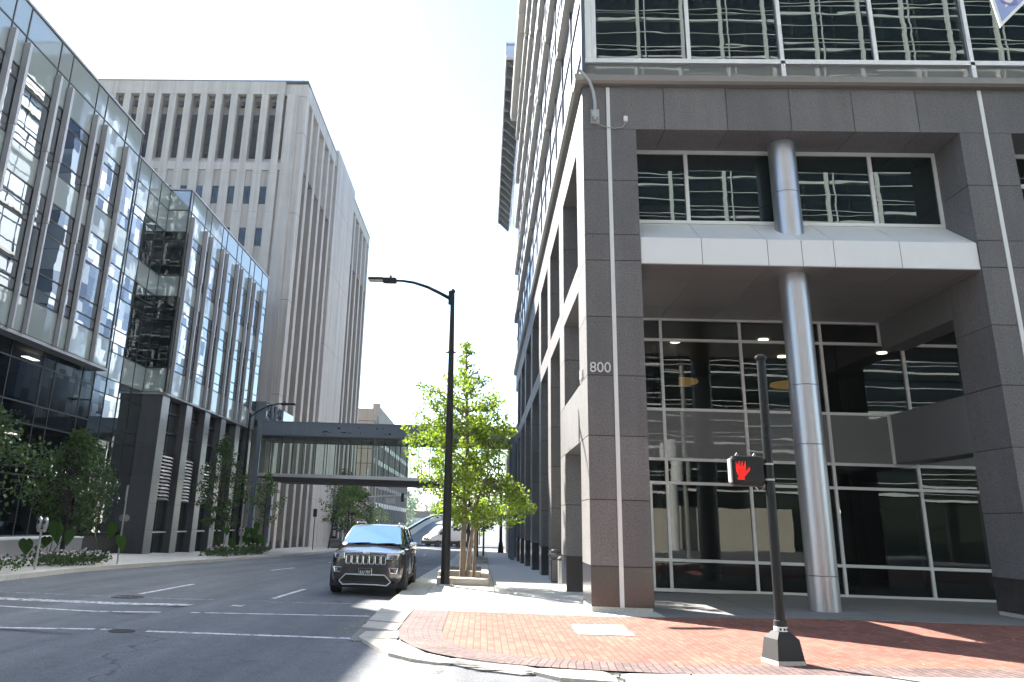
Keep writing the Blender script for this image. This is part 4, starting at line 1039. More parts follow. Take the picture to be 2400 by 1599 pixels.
def far_car(label, loc, rz, mat):
    t = thing('far_car', label, 'car', loc, 'cars on the street', rz)
    def sec(y, hw, zb, zs, zt):
        h = [(0,zb),(hw*.9,zb),(hw,zb+.2),(hw*.98,zs),(hw*.75,zt-.03),(0,zt)]
        return [(x, y, z) for x, z in h] + [(-x, y, z) for x, z in h[-2:0:-1]]
    mb = MB(); loft(mb, [(0,.75,.3,.6,.68),(.2,.88,.22,.72,.8),(1.2,.9,.22,.85,.95),(1.9,.9,.22,.92,1.42),(3.4,.9,.22,.92,1.44),(4.2,.88,.24,.9,1.02),(4.5,.78,.35,.8,.9)], sec); build('body', mb, mat, t, smooth=40, local=True)
    mb = MB(); mb.face([(-.68,1.25,.97),(.68,1.25,.97),(.6,1.85,1.38),(-.6,1.85,1.38)]); w = build('windshield', mb, 'auto_glass', t, local=True)
    for v in w.data.vertices: v.co += Vector((0,-.03,.03))
    for s in (-1, 1):
        mb = MB(); P = [(s*.91,1.4,.95),(s*.91,3.8,.95),(s*.74,3.3,1.38),(s*.74,1.95,1.38)]; mb.face(P if s > 0 else P[::-1]); build('side_window', mb, 'auto_glass', t, local=True)
        for y in (.8, 3.6): wheel(t, s*.8, y, .33, .2, s)
far_car('dark car half hidden behind the grey suv on its mirror side', (-6.3, 50.0, g(50)-.13), 0, 'black')
far_car('dark car behind the white van beside the tree trunk', (-2.5, 110, -1.25), 0, 'black')

# ------------------------------------------------------------------ street furniture
def lamp_right():
    x, y = -1.045, 24.95; t = thing('street_lamp', 'tall black street lamp post with one curved arm beside the concrete tree planter', 'street lamp', (x, y, 0), 'street lamps')
    mb = MB(); mb.tube([(x,y,.03),(x,y,2),(x-.015,y,5),(x-.04,y,8.76)], [.135,.125,.105,.062], 18); build('pole', mb, 'black', t, smooth=True)
    mb = MB(); mb.lathe([(.16,0),(.16,.02),(.13,.05)], (x,y,.0), 18); mb.bbox(x-.24, x+.24, y-.24, y+.24, .0, .03, .008)
    for a in (-.19,.19):
        for b in (-.19,.19): mb.tube([(x+a,y+b,.0),(x+a,y+b,.12)], .018, 6)
    build('base_plate', mb, 'galv', t)
    xt = x-.04
    mb = MB(); mb.lathe([(.085,8.70),(.09,8.76),(.05,8.80),(.015,8.86)], (xt,y,0), 14); mb.box(xt-.13, xt-.05, y-.05, y+.05, 8.30, 8.74); build('cap', mb, 'black', t)
    mb = MB(); mb.tube([(xt-.08,y,8.50),(xt-.4,y,8.67),(xt-.8,y,8.86),(xt-1.25,y,9.0),(xt-1.6,y,9.05),(xt-1.85,y,9.055)], [.06,.056,.05,.045,.04,.038], 10); build('arm', mb, 'black', t, smooth=True)
    mb = MB(); mb.bbox(xt-2.25, xt-1.8, y-.13, y+.13, 8.97, 9.14, .05); mb.bbox(xt-2.72, xt-2.2, y-.15, y+.15, 9.04, 9.14, .04); mb.tube([(xt-2.0,y,9.12),(xt-2.0,y,9.22)], .04, 8)
    hd = build('lamp_head', mb, 'black', t, smooth=40)
    mb = MB(); mb.box(xt-2.68, xt-2.24, y-.125, y+.125, 9.025, 9.042); build('lens', mb, 'lamp_lens', hd)
    mb = MB(); mb.lathe([(.10,6.74),(.10,6.80)], (x-.025,y,0), 12); mb.box(x-.2, x+.12, y-.02, y+.02, 6.75, 6.79); build('collar', mb, 'black', t)
lamp_right()
def lamp_left(x, y, h, L_, label, grp='street lamps'):
    z0 = g(y); t = thing('street_lamp', label, 'street lamp', (x, y, z0), grp)
    mb = MB(); mb.tube([(x,y,z0),(x,y,z0+3),(x,y,z0+h)], [.12,.10,.07], 12); build('pole', mb, 'black', t, smooth=True)
    mb = MB(); mb.tube([(x,y,z0+h-.25),(x+L_*.25,y,z0+h+.15),(x+L_*.6,y,z0+h+.5),(x+L_*.85,y,z0+h+.58),(x+L_,y,z0+h+.58)], .045, 8); build('arm', mb, 'black', t, smooth=True)
    mb = MB(); mb.bbox(x+L_-.1, x+L_+.75, y-.14, y+.14, z0+h+.5, z0+h+.64, .03); mb.tube([(x+L_+.1,y,z0+h+.62),(x+L_+.1,y,z0+h+.75)], .04, 8); hd = build('lamp_head', mb, 'black', t)
    mb = MB(); mb.box(x+L_+.15, x+L_+.7, y-.11, y+.11, z0+h+.485, z0+h+.499); build('lens', mb, 'lamp_lens', hd)
lamp_left(-13.9, 48.4, 8.0, 1.9, 'black street lamp with curved arm before the dark stone piers at left')
lamp_left(1.2, 72, 8.5, -2.0, 'black lamp post far down the right pavement past the skybridge') if False else None
def ped_signal():
    x, y = 4.14, 12.35; z0 = gw(x, y); t = thing('pedestrian_signal', 'black pedestrian signal post showing a red hand on the brick corner', 'pedestrian signal', (x, y, z0))
    mb = MB(); mb.tube([(x-.02,y,z0+.4),(x-.005,y,2.4),(x+.01,y,4.25)], [.068,.066,.064], 20); build('pole', mb, 'black', t, smooth=True)
    mb = MB(); mb.lathe([(.085,4.22),(.09,4.25),(.085,4.27),(.03,4.30)], (x+.01,y,0), 20); build('cap', mb, 'black', t, smooth=True)
    mb = MB(); a = R(14)
    def ring(r, z): return [(x-.02+r*math.cos(a+math.pi/4+k*math.pi/2)*1.414, y+r*math.sin(a+math.pi/4+k*math.pi/2)*1.414, z) for k in range(4)]
    r1, r2, r3, r4 = ring(.205, z0-.02), ring(.20, z0+.045), ring(.165, z0+.31), ring(.085, z0+.40)
    vs = r1+r2+r3+r4
    mb.add(vs, [(i*4+k, i*4+(k+1)%4, i*4+4+(k+1)%4, i*4+4+k) for i in range(3) for k in range(4)]+[(0,3,2,1),(12,13,14,15)])
    build('base', mb, 'black_matte', t)
    mb = MB(); r5 = ring(.209, z0-.02); r6 = ring(.206, z0+.05); mb.add(r5+r6, [(k, (k+1)%4, 4+(k+1)%4, 4+k) for k in range(4)]); build('worn_edge', mb, 'kerb', t)
    mb = MB(); mb.lathe([(.082,z0+.46),(.088,z0+.47),(.088,z0+.535),(.08,z0+.54)], (x-.02,y,0), 18); build('collar', mb, 'black_matte', t)
    mb = MB(); mb.lathe([(.09,z0+.40),(.092,z0+.41),(.092,z0+.455),(.086,z0+.46)], (x-.02,y,0), 18); build('sticker_band', mb, 'ped_stripe', t)
    mb = MB()
    for q in (-1.9,-1.35,-.9): mb.box(x-.02+.094*math.cos(q)-.014, x-.02+.094*math.cos(q)+.012, y+.094*math.sin(q)-.004, y+.094*math.sin(q)+.004, z0+.415, z0+.445)
    build('sticker_mark', mb, 'black_matte', t)
    # head
    zc = 2.575; xa, xb = x-.545, x-.075
    mb = MB(); mb.bbox(xa, xb, y-.05, y+.13, zc-.215, zc+.215, .05); hd = build('signal_head', mb, 'black', t, smooth=40)
    mb = MB(); mb.bbox(xa-.018, xa+.012, y-.03, y+.12, zc-.17, zc+.17, .012); build('housing_side', mb, 'galv', hd)
    mb = MB(); mb.box(xa+.035, xb-.035, y-.06, y-.045, zc-.175, zc+.175)
    for k in range(21):
        for q in range(19):
            if (k+q) % 2: continue
            px, pz = xa+.045+.0185*k, zc-.165+.0185*q
            mb.add([(px,y-.074,pz+.009),(px+.009,y-.062,pz),(px,y-.062,pz-.009),(px-.009,y-.062,pz)], [(0,1,2),(0,2,3),(0,1,3)], 0)
    build('visor_grid', mb, 'black_matte', hd)
    hand = ["001000000000","001010100000","101010100000","101010100000","101010100000","111111100010","111111100110","111111101110","111111111100","111111111000","111111110000","011111100000","011111100000","001111100000","001111000000","001111100000"]
    hand = ["....X..X..X.....",".X..X..X..X.....",".X.XX.XX.XX.....",".XXXX.XX.XX.....",".XXXXXXXXXX.....",".XXXXXXXXXX...X.",".XXXXXXXXXX..XX.",".XXXXXXXXXX.XXX.",".XXXXXXXXXXXXX..",".XXXXXXXXXXXX...","..XXXXXXXXXX....","..XXXXXXXXX.....","...XXXXXXX......","...XXXXXX.......","..XXXXXXX.......","..XXXXXXX......."]
    mb = MB()
    for j, row in enumerate(hand):
        for i, c in enumerate(row):
            if c == 'X':
                px, pz = xa+.04+.0145*i, zc+.125-.0165*j
                mb.add([(px,y-.078,pz+.0075),(px+.0058,y-.078,pz),(px,y-.078,pz-.0075),(px-.0058,y-.078,pz)], [(0,3,2,1)])
    build('red_hand', mb, 'led_red', hd)
    for px in (xa+.10, xb-.12): mb = MB(); mb.tube([(px-.02,y+.02,zc+.21),(px,y+.02,zc+.245),(px+.02,y+.02,zc+.21)], .014, 6); build('hinge', mb, 'steel', hd)
    mb = MB(); mb.tube([(xb-.13,y+.03,zc-.21),(xb-.09,y+.03,zc-.27),(xb-.03,y+.03,zc-.25),(xb+.02,y+.03,zc-.2)], .013, 6)
    build('cable', mb, 'steel', hd)
    mb = MB()
    for z in (zc+.105, zc-.115): mb.box(xb-.01, x+.02, y+.0, y+.05, z-.025, z+.025)
    build('bracket', mb, 'black', t)
    mb = MB()
    for z in (zc+.105, zc-.115): mb.lathe([(.0695,z-.012),(.0695,z+.012)], (x-.004,y,0), 18)
    build('strap', mb, 'kerb', t)
ped_signal()
def corner_sign():
    t = thing('hanging_sign', 'blue and white street sign with white rim hanging into the top right corner', 'sign', (7.4, 9.2, 0))
    y = 9.0; T = Vector((6.275,y,7.78)); A = T+Vector((-.045,0,.38))*2.1; B = T+Vector((.36,0,.36))*2.6; Cc = A+(B-T)*.55+Vector((0,0,.25))
    ctr = (T+A+B+Cc)/4
    def poly(f, yo):
        return [tuple(ctr+(p-ctr)*f+Vector((0,yo,0))) for p in (T,B,Cc,A)]
    mb = MB(); a = poly(1,0); b = poly(1,.012); mb.add(a+b, [(0,1,2,3),(7,6,5,4)]+[(i,(i+1)%4,4+(i+1)%4,4+i) for i in range(4)]); pn_ = build('panel', mb, 'white', t)
    mb = MB(); mb.face(poly(.90,-.003)); build('blue_field', mb, 'sign_blue', pn_)
    mb = MB(); mb.face(poly(.66,-.006)); build('white_field', mb, 'white', pn_)
    text('letter', 'G', .34, .001, 'sign_violet', (6.43,y-.009,8.10), (R(90),0,0), pn_)
    mb = MB(); mb.tube([(6.6,9.03,8.3),(6.6,9.1,9.2),(7.4,9.2,9.2),(9.4,9.2,9.2)], .05, 8); mb.tube([(9.4,9.2,0),(9.4,9.2,9.4)], .11, 10); build('mast', mb, 'galv', t)
corner_sign()
def meter(x, y, label, double=True):
    z0 = g(y); t = thing('parking_meter', label, 'parking meter', (x, y, z0), 'parking meters on the left kerb')
    mb = MB(); mb.tube([(x,y,z0),(x,y,z0+1.12)], .035, 8); build('post', mb, 'galv', t)
    for s in ((-1, 1) if double else (1,)):
        mb = MB(); mb.lathe([(.05,z0+1.12),(.075,z0+1.2),(.08,z0+1.36),(.06,z0+1.46),(.02,z0+1.5)], (x+s*.075,y+s*.03,0), 12); h = build('meter_head', mb, 'steel', t, smooth=True)
        mb = MB(); mb.bbox(x+s*.075-.035, x+s*.075+.035, y+s*.03-.085, y+s*.03-.06, z0+1.3, z0+1.4, .006); build('meter_face', mb, 'black_matte', h)
    mb = MB(); mb.bbox(x-.12, x+.12, y-.05, y+.05, z0+1.06, z0+1.14, .02); build('yoke', mb, 'steel', t)
meter(-13.25, 25.3, 'grey parking meter nearest the camera, left of the flower bed'); meter(-13.4, 47.3, 'grey parking meter standing between the two far plant beds')
def sign_post(x, y, h, label, pw=.3, ph=.45, mat='black_matte'):
    z0 = g(y); t = thing('sign_post', label, 'sign', (x, y, z0), 'sign posts on the left pavement')
    mb = MB(); mb.tube([(x,y,z0),(x,y,z0+h)], .03, 8); build('post', mb, 'galv' if mat == 'galv' else 'black', t)
    mb = MB(); mb.bbox(x-pw/2, x+pw/2, y-.045, y-.033, z0+h-ph-.05, z0+h-.05, .004); build('panel', mb, mat, t)
sign_post(-13.1, 30.7, 2.75, 'slim galvanised sign post at the end of the near flower bed', .06, .5, 'galv')
sign_post(-14.1, 71.3, 3.3, 'thin dark sign post with a small black panel before the concrete tower', .32, .62)
def kiosk(x, y):
    z0 = g(y); t = thing('pay_station', 'black and white parking pay station in front of the concrete tower', 'pay station', (x, y, z0))
    mb = MB(); mb.bbox(x-.28, x+.28, y-.2, y+.2, z0, z0+1.0, .03); build('base', mb, 'black_matte', t)
    mb = MB(); mb.bbox(x-.2, x+.2, y-.15, y+.15, z0+1.0, z0+1.75, .06); hd = build('cabinet', mb, 'black_matte', t)
    mb = MB(); mb.bbox(x-.13, x+.13, y-.17, y-.14, z0+1.05, z0+1.6, .03); build('screen', mb, 'white', hd)
kiosk(-14.0, 80.9)
def bin_(x, y, r, h, mat, label, nm='litter_bin', z=None):
    z0 = g(y) if z is None else z; t = thing(nm, label, 'bin', (x, y, z0))
    mb = MB(); mb.lathe([(r*.93,z0),(r,z0+.05),(r,z0+h*.82),(r*.96,z0+h*.84)], (x,y,0), 22); build('body', mb, mat, t, smooth=True)
    mb = MB(); mb.lathe([(r*1.05,z0+h*.84),(r*1.05,z0+h*.9),(r*.7,z0+h*.98),(r*.1,z0+h)], (x,y,0), 22); build('lid', mb, 'black_matte' if mat != 'alu' else 'galv', t, smooth=True)
bin_(2.52, 27.2, .15, .85, 'steel', 'shiny metal litter bin between the side piers of the granite building'); bin_(-14.5, 54.5, .3, 1.15, 'black_matte', 'black litter bin by the far plant bed near the skybridge')
def bollard(x, y):
    z0 = g(y); t = thing('drinking_fountain', 'grey cast stone drinking fountain against the second side pier', 'fountain', (x, y, z0))
    mb = MB(); mb.bbox(x-.16, x+.16, y-.16, y+.16, z0, z0+.72, .03); build('pedestal', mb, 'granite_pol', t)
    mb = MB(); mb.lathe([(.14,z0+.72),(.24,z0+.80),(.25,z0+.88),(.2,z0+.9)], (x,y,0), 18); mb.lathe([(.1,z0+.9),(.16,z0+.98),(.12,z0+1.03)], (x,y,0), 14); build('basin', mb, 'granite', t, smooth=True)
bollard(2.42, 28.6)
def signal_mast():
    x, y, z0 = -15.6, 113, -1.15; t = thing('traffic_signal', 'galvanised traffic signal mast with long arm before the parking garage', 'traffic light', (x, y, z0))
    mb = MB(); mb.tube([(x,y,z0),(x,y,z0+4),(x,y,z0+9.5)], [.17,.15,.10], 10); build('pole', mb, 'galv', t)
    mb = MB(); mb.tube([(x,y,4.65),(x+2.5,y,4.85),(x+5.0,y,4.95)], [.1,.08,.06], 8); build('arm', mb, 'galv', t)
    def head(hx, hy, hz, nm='signal_head'):
        mb = MB(); mb.bbox(hx-.2, hx+.2, hy-.15, hy+.15, hz-.55, hz+.55, .04)
        for k in range(3): mb.lathe([(.15,hy-.32),(.15,hy-.14)], (hx,0,hz+.34-.34*k), 12, 1)
        return build(nm, mb, 'black_matte', t)
    head(x+4.85, y, 4.75); head(x-2.2, y, 4.9); head(x-1.6, y-.3, 4.7)
    mb = MB(); mb.tube([(x,y,5.0),(x-2.4,y,5.2)], .06, 8); build('short_arm', mb, 'galv', t)
    mb = MB(); mb.box(x+2.6, x+3.9, y-.2, y-.16, 3.9, 4.6); build('street_sign', mb, 'galv', t)
signal_mast()
def dark_signal():
    x, y = 2.05, 84.0; z0 = g(y); t = thing('signal_post', 'black tapered signal post far along the right pavement in the sun', 'traffic light', (x-.25, y, z0))
    x -= .25
    mb = MB(); mb.tube([(x,y,z0),(x,y,z0+.9),(x,y,z0+1.1),(x,y,z0+7)], [.3,.2,.15,.1], 10); build('pole', mb, 'black', t)
    mb = MB(); mb.bbox(x+.2, x+.65, y-.15, y+.15, z0+3.2, z0+3.65, .04); build('signal_head', mb, 'black_matte', t)
dark_signal()

# ------------------------------------------------------------------ vegetation
def crown(mb, clusters, n, size, up=.3, flat=.0):
    for c, r in clusters:
        c = Vector(c)
        m = max(3, int(n*r*r))
        for _ in range(m):
            while True:
                d = Vector((rnd.uniform(-1,1), rnd.uniform(-1,1), rnd.uniform(-1,1)))
                if d.length < 1: break
            p = c + Vector((d.x*r, d.y*r, d.z*r*.8))
            nrm = Vector((rnd.gauss(0,1), rnd.gauss(0,1), rnd.gauss(up,1))).normalized()
            a = nrm.orthogonal().normalized(); a.rotate(Matrix.Rotation(rnd.uniform(0,6.28), 3, nrm)); b = nrm.cross(a)
            s = size*rnd.uniform(.6,1.25)
            mb.face([p-a*s*.5, p+b*s*.42+nrm*s*.06, p+a*s*.55, p-b*s*.42+nrm*s*.06])
def limb(mb, clusters, a, b, r0, r1, rc, nc, sag=0):
    a, b = Vector(a), Vector(b); mid = (a+b)/2 + Vector((rnd.uniform(-.1,.1), rnd.uniform(-.1,.1), sag))
    mb.tube([a, mid, b], [r0, (r0+r1)/2, r1], 6)
    for i in range(nc):
        t = .35+.65*i/max(1, nc-1) if nc > 1 else .9
        p = a.lerp(mid, t*2) if t < .5 else mid.lerp(b, t*2-1)
        clusters.append((p+Vector((rnd.gauss(0,rc*.5), rnd.gauss(0,rc*.5), rnd.gauss(0,rc*.4))), rc*rnd.uniform(.65,1.2)))
def main_tree():
    x, y = -.58, 26.3; z0 = g(y)-.02
    t = thing('street_tree', 'sunlit ginkgo tree with two pale trunks growing from the near concrete planter', 'tree', (x, y, z0), 'street trees')
    mb = MB(); cl = []
    T = [(x,y,z0),(x+.0,y,1.2),(x+.02,y+.05,2.6),(x+.06,y+.1,4.2),(x-.02,y+.1,5.8),(x-.06,y+.1,7.3)]
    mb.tube(T, [.095,.08,.07,.055,.035,.012], 10)
    mb.tube([(x+.12,y+.05,z0),(x+.2,y+.05,.9),(x+.33,y+.0,2.0),(x+.55,y-.1,2.9),(x+.9,y-.2,3.5)], [.07,.062,.05,.035,.02], 8)
    mb.tube([(x+.33,y+.5,z0),(x+.36,y+.5,1.0),(x+.38,y+.5,2.4)], [.055,.05,.03], 8)
    # limbs measured against the outline: (height, reach left, reach right)
    prof = [(2.0,.55,1.75),(2.35,.9,2.15),(2.7,1.2,1.7),(3.1,1.5,1.35),(3.5,1.6,1.2),(3.9,1.85,1.15),(4.3,2.15,1.4),(4.65,1.65,1.5),(5.0,1.1,1.1),(5.4,1.25,1.2),(5.8,1.55,.8),(6.15,.75,.75),(6.5,.3,.45),(6.85,.2,.3),(7.2,.12,.2),(7.45,.07,.07)]
    for h, rl, rr in prof:
        i = min(4, int(h/1.3)); base = (interp(h, [p[2] for p in T], [p[0] for p in T]), y+.1, h-.3)
        for sgn, rch in ((-1, rl), (1, rr)):
            rc = .27 if rch > .5 else .13
            limb(mb, cl, base, (base[0]+sgn*rch*.92, y+rnd.uniform(-.5,.5), h+.10*rch-.15), .03, .006, rc, 6 if rch > .9 else 3, .08)
            if h < 5.6: limb(mb, cl, base, (base[0]+sgn*rch*rnd.uniform(.45,.75), y+rnd.uniform(-.9,.9), h+rnd.uniform(-.2,.1)), .025, .005, rc, 4, .08)
        for _ in range(2 if h < 6 else 1):
            sy = rnd.choice((-1,1)); rch = .5*(rl+rr)*.85
            limb(mb, cl, base, (base[0]+rnd.uniform(-.5*rl,.5*rr), y+sy*rch, h), .025, .005, .26 if rch > .5 else .12, 4, .08)
    limb(mb, cl, (x+.8,y-.2,2.9), (x+2.22,y-.4,2.05), .03, .006, .24, 7, .25); limb(mb, cl, (x+.6,y-.1,3.0), (x+1.7,y-.1,2.5), .03, .006, .3, 6, .1)
    limb(mb, cl, (x,y,4.9), (x-1.6,y,6.1), .03, .005, .17, 6, .1)
    build('trunk', mb, 'bark', t, smooth=60)
    cb = MB(); crown(cb, cl, 920, .088, .4); build('crown', cb, 'leaf_ginkgo', t)
main_tree()
def tree(x, y, h, rw, zb, label, leaf='leaf_dark', bark='bark_dark', size=.13, dens=260, nclu=60, shape=1, group='street trees', nm='street_tree', lean=0, tr=.08, z0=None):
    z0 = g(y) if z0 is None else z0
    t = thing(nm, label, 'tree', (x, y, z0), group)
    mb = MB(); cl = []; top = z0+h
    T = [(x,y,z0),(x+lean*.3,y,z0+zb),(x+lean*.7,y,z0+zb+(h-zb)*.5),(x+lean,y,top-.2)]
    mb.tube(T, [tr,tr*.8,tr*.45,.01], 8)
    for i in range(nclu):
        u = rnd.random(); hh = z0+zb+(h-zb)*u
        prof = (math.sin(math.pi*min(1,.12+u*.95))**.8) if shape == 1 else (1-u)**.6 if shape == 2 else math.sin(math.pi*(.2+.8*u))**.6
        a = rnd.uniform(0, 6.28); rr = rw*prof*math.sqrt(rnd.uniform(.15,1))
        bx_ = x+lean*u; p = (bx_+rr*math.cos(a), y+rr*math.sin(a), hh)
        if i % 2 == 0: mb.tube([(bx_,y,hh-.35*rr-.1),(bx_+.5*rr*math.cos(a),y+.5*rr*math.sin(a),hh-.05*rr),p], [.022,.014,.005], 5)
        cl.append((p, rw*rnd.uniform(.16,.32)))
    build('trunk', mb, bark, t, smooth=60)
    cb = MB(); crown(cb, cl, dens, size, .35); build('crown', cb, leaf, t); return t
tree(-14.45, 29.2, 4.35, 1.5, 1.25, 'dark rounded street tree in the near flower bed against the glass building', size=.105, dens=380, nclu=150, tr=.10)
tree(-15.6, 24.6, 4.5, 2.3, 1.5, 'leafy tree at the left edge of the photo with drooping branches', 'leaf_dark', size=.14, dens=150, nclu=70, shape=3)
tree(-14.9, 47.6, 6.4, 1.45, 1.5, 'dark upright street tree in the far plant bed before the stone piers', size=.12, dens=330, nclu=95, shape=1)
tree(-13.9, 54.0, 4.9, 1.2, 1.8, 'smaller loose street tree by the left foot of the skybridge', 'leaf_mid', size=.12, dens=230, nclu=55)
tree(-13.9, 77.6, 6.9, 1.5, 2.4, 'slender street tree with dark leaves before the concrete tower', 'leaf_mid', size=.17, dens=100, nclu=75, lean=1.0, tr=.09)
tree(-13.2, 83.5, 7.0, 1.7, 2.0, 'bright green street tree behind the pay station', 'leaf_mid', size=.18, dens=120, nclu=80, tr=.09)
tree(-14.6, 95, 6.8, 2.9, 1.4, 'broad dark tree at the far corner below the traffic signal', 'leaf_dark', size=.22, dens=90, nclu=95, tr=.14)
tree(-12.9, 108, 4.6, 1.6, 1.0, 'small dark tree at the foot of the garage pillars', 'leaf_dark', size=.2, dens=90, nclu=40)
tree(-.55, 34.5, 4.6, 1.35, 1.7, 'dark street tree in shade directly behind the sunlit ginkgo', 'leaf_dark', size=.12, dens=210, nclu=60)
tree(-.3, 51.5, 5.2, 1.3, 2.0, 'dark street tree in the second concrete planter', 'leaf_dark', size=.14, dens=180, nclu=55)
tree(.1, 66, 4.8, 1.3, 2.1, 'thin forked street tree near the sunny end of the right pavement', 'leaf_dark', size=.16, dens=120, nclu=40)
tree(-.4, 118, 5, 1.8, 1.5, 'yellow green tree at the far end of the right pavement', 'leaf_ginkgo', size=.25, dens=60, nclu=40, z0=-1.2)
tree(-26, 285, 13, 6, 2, 'pale green tree beside the far brown building', 'leaf_far', size=.7, dens=7, nclu=60, z0=-1.2, group='far trees', tr=.3)
hb = MB(); cl = []
for _ in range(230):
    x = rnd.uniform(-110, 60); cl.append(((x, 640+rnd.uniform(-8,8), rnd.uniform(.4,1)*(18+5*math.sin(x*.09)+3*math.sin(x*.23))), rnd.uniform(3,5)))
crown(hb, cl, 1.8, 1.9, .6)
o = build('foliage', hb, 'leaf_far', None); o.name = 'far_woods'; o['kind'] = 'stuff'; o['label'] = 'pale wooded hillside beyond the far ramp'; o['category'] = 'woods'

def planter(y0, y1, x0, x1, label, h0=.21, h1=.34):
    z = g((y0+y1)/2); t = thing('tree_planter', label, 'planter', ((x0+x1)/2, y0, z), 'concrete tree planters')
    mb = MB(); mb.bbox(x0, x1, y0, y0+.62, z-.3, z+h0, .025); build('front_wall', mb, 'kerb_old', t)
    for a, b in ((x0, x0+.24), (x1-.24, x1)): mb = MB(); mb.bbox(a, b, y0+.63, y1, z-.3, z+h1, .03); build('side_wall', mb, 'kerb_old', t)
    mb = MB(); mb.bbox(x0+.25, x1-.25, y0+1.85, y0+2.05, z-.3, z+h1-.02, .02); build('cross_wall', mb, 'kerb', t)
    mb = MB(); mb.bbox(x0+.25, x1-.25, y1-.2, y1, z-.3, z+h1-.02, .02); build('back_wall', mb, 'kerb', t)
    mb = MB(); mb.box(x0+.2, x1-.2, y0+.6, y1-.1, z-.3, z+.05); build('soil', mb, 'soil', t)
planter(25.25, 30.4, -1.30, .22, 'long concrete planter holding the sunlit ginkgo beside the black lamp post'); planter(49.5, 53.5, -1.0, .35, 'far concrete planter in shade further down the right pavement')

def elephant(x, y, label, leaves):
    z0 = g(y); t = thing('elephant_ear', label, 'plant', (x, y, z0), 'elephant ear plants')
    for (dx, dy, hz, L_, ang, tilt) in leaves:
        L_ *= .82; hz *= .9
        mb = MB(); tip = Vector((x+dx, y+dy, z0+hz)); mb.tube([(x,y,z0+.05),(x+dx*.45,y+dy*.5,z0+hz*.6),tuple(tip)], [.022,.016,.012], 6); build('stem', mb, 'leaf_big', t, smooth=True)
        mb = MB(); shp = [(0,.12),(.16,.28),(.36,.2),(.46,-.05),(.40,-.35),(.22,-.68),(0,-1.0),(-.22,-.68),(-.40,-.35),(-.46,-.05),(-.36,.2),(-.16,.28)]
        rot = Matrix.Rotation(ang, 3, 'Z') @ Matrix.Rotation(tilt, 3, 'X')
        c0 = tuple(tip); pts = [tip + rot @ Vector((a*L_, -.12*L_*abs(a)*2, b*L_)) for a, b in shp]
        mid = [tip, tip + rot @ Vector((0,.03*L_,-.5*L_))]
        vs = [c0, tuple(mid[1])] + [tuple(p) for p in pts]
        fs = [(0, 2+k, 2+(k+1)%12) for k in (0,1,2,8,9,10,11)] + [(1, 2+k, 2+(k+1)%12) for k in (3,4,5,6,7)] + [(0,1,5),(0,10,1)] 
        mb.add(vs, [f for f in fs]); build('leaf', mb, 'leaf_big', t, smooth=70)
elephant(-14.3, 28.0, 'elephant ear plant with broad dark leaves left of the near tree trunk', [(-.75,-.1,.78,.62,.3,.5),(.15,0,1.35,.75,-.2,.25),(.55,.1,1.15,.55,1.1,.1),(-.25,.2,.9,.5,.7,.6)])
elephant(-13.3, 29.6, 'elephant ear plant with pale upright leaves right of the near tree trunk', [(.35,0,1.45,.6,-.5,-.15),(.75,-.1,1.0,.6,-.3,.3),(-.45,.1,1.45,.25,1.2,.1),(.2,.3,1.35,.4,.3,.2)])
elephant(-14.0, 46.2, 'small elephant ear plant beside the far parking meter', [(.1,0,1.55,.45,.1,.2),(.5,0,.9,.7,-.6,.4),(-.4,.1,1.1,.5,.4,.4)])
elephant(-14.1, 51.5, 'bushy elephant ear plant at the far end of the left kerb', [(-.3,0,1.6,.8,.4,.4),(.3,-.1,1.55,.8,-.3,.4),(.75,0,1.15,.8,-.5,.5),(-.75,.1,1.1,.7,.6,.5),(0,-.3,1.0,.8,.1,.6),(.35,.3,1.9,.6,-.2,.2)])
def bed(x0, x1, y0, y1, h, label, nfl):
    z = g((y0+y1)/2); mb = MB(); cl = []
    for _ in range(int(26*(x1-x0)*(y1-y0))+20):
        x, y = rnd.uniform(x0,x1), rnd.uniform(y0,y1); cl.append(((x,y,z+h*rnd.uniform(.25,.75)), rnd.uniform(.12,.22)))
    crown(mb, cl, 700, .075, .5)
    nleaf = len(mb.f)
    for _ in range(nfl):
        x, y = rnd.uniform(x0,x1), rnd.uniform(y0,y1); zz_ = z+h*rnd.uniform(.75,1.15); r = rnd.uniform(.03,.055); mi = 1 if rnd.random() < .8 else 2
        for k in range(3):
            a = rnd.uniform(0,3.1); d = Vector((math.cos(a)*r, math.sin(a)*r, 0)); u = Vector((0,0,r))
            p = Vector((x,y,zz_)); mb.face([p-d-u*.6, p+d-u*.6, p+d+u*.6, p-d+u*.6], mi)
    o = build('flowers', mb, ['leaf_dark','petal','petal_pink'], None); o.name = 'flower_bed'; o['kind'] = 'stuff'; tag(o, label, 'flower bed', 'kerbside flower beds')
bed(-14.3, -13.05, 26.9, 30.3, .42, 'low bed of white flowers around the near tree on the left kerb', 75)
bed(-14.3, -13.2, 21.2, 24.3, .45, 'bed of white flowers at the left edge of the photo', 35)
bed(-14.6, -13.2, 44.0, 48.6, .5, 'dark flower bed at the foot of the far upright tree', 40)
bed(-14.6, -13.2, 49.6, 53.6, .6, 'dark bushy bed below the elephant ears by the skybridge', 20)
mb = MB(); crown(mb, [((-13.9,26.0,.3),.3),((-13.75,26.2,.55),.2),((-14.1,25.9,.2),.25)], 300, .12, .3); o = build('foliage', mb, 'leaf_dark', None); o.name = 'dark_shrub'; tag(o, 'small dark shrub just behind the near parking meter', 'shrub')

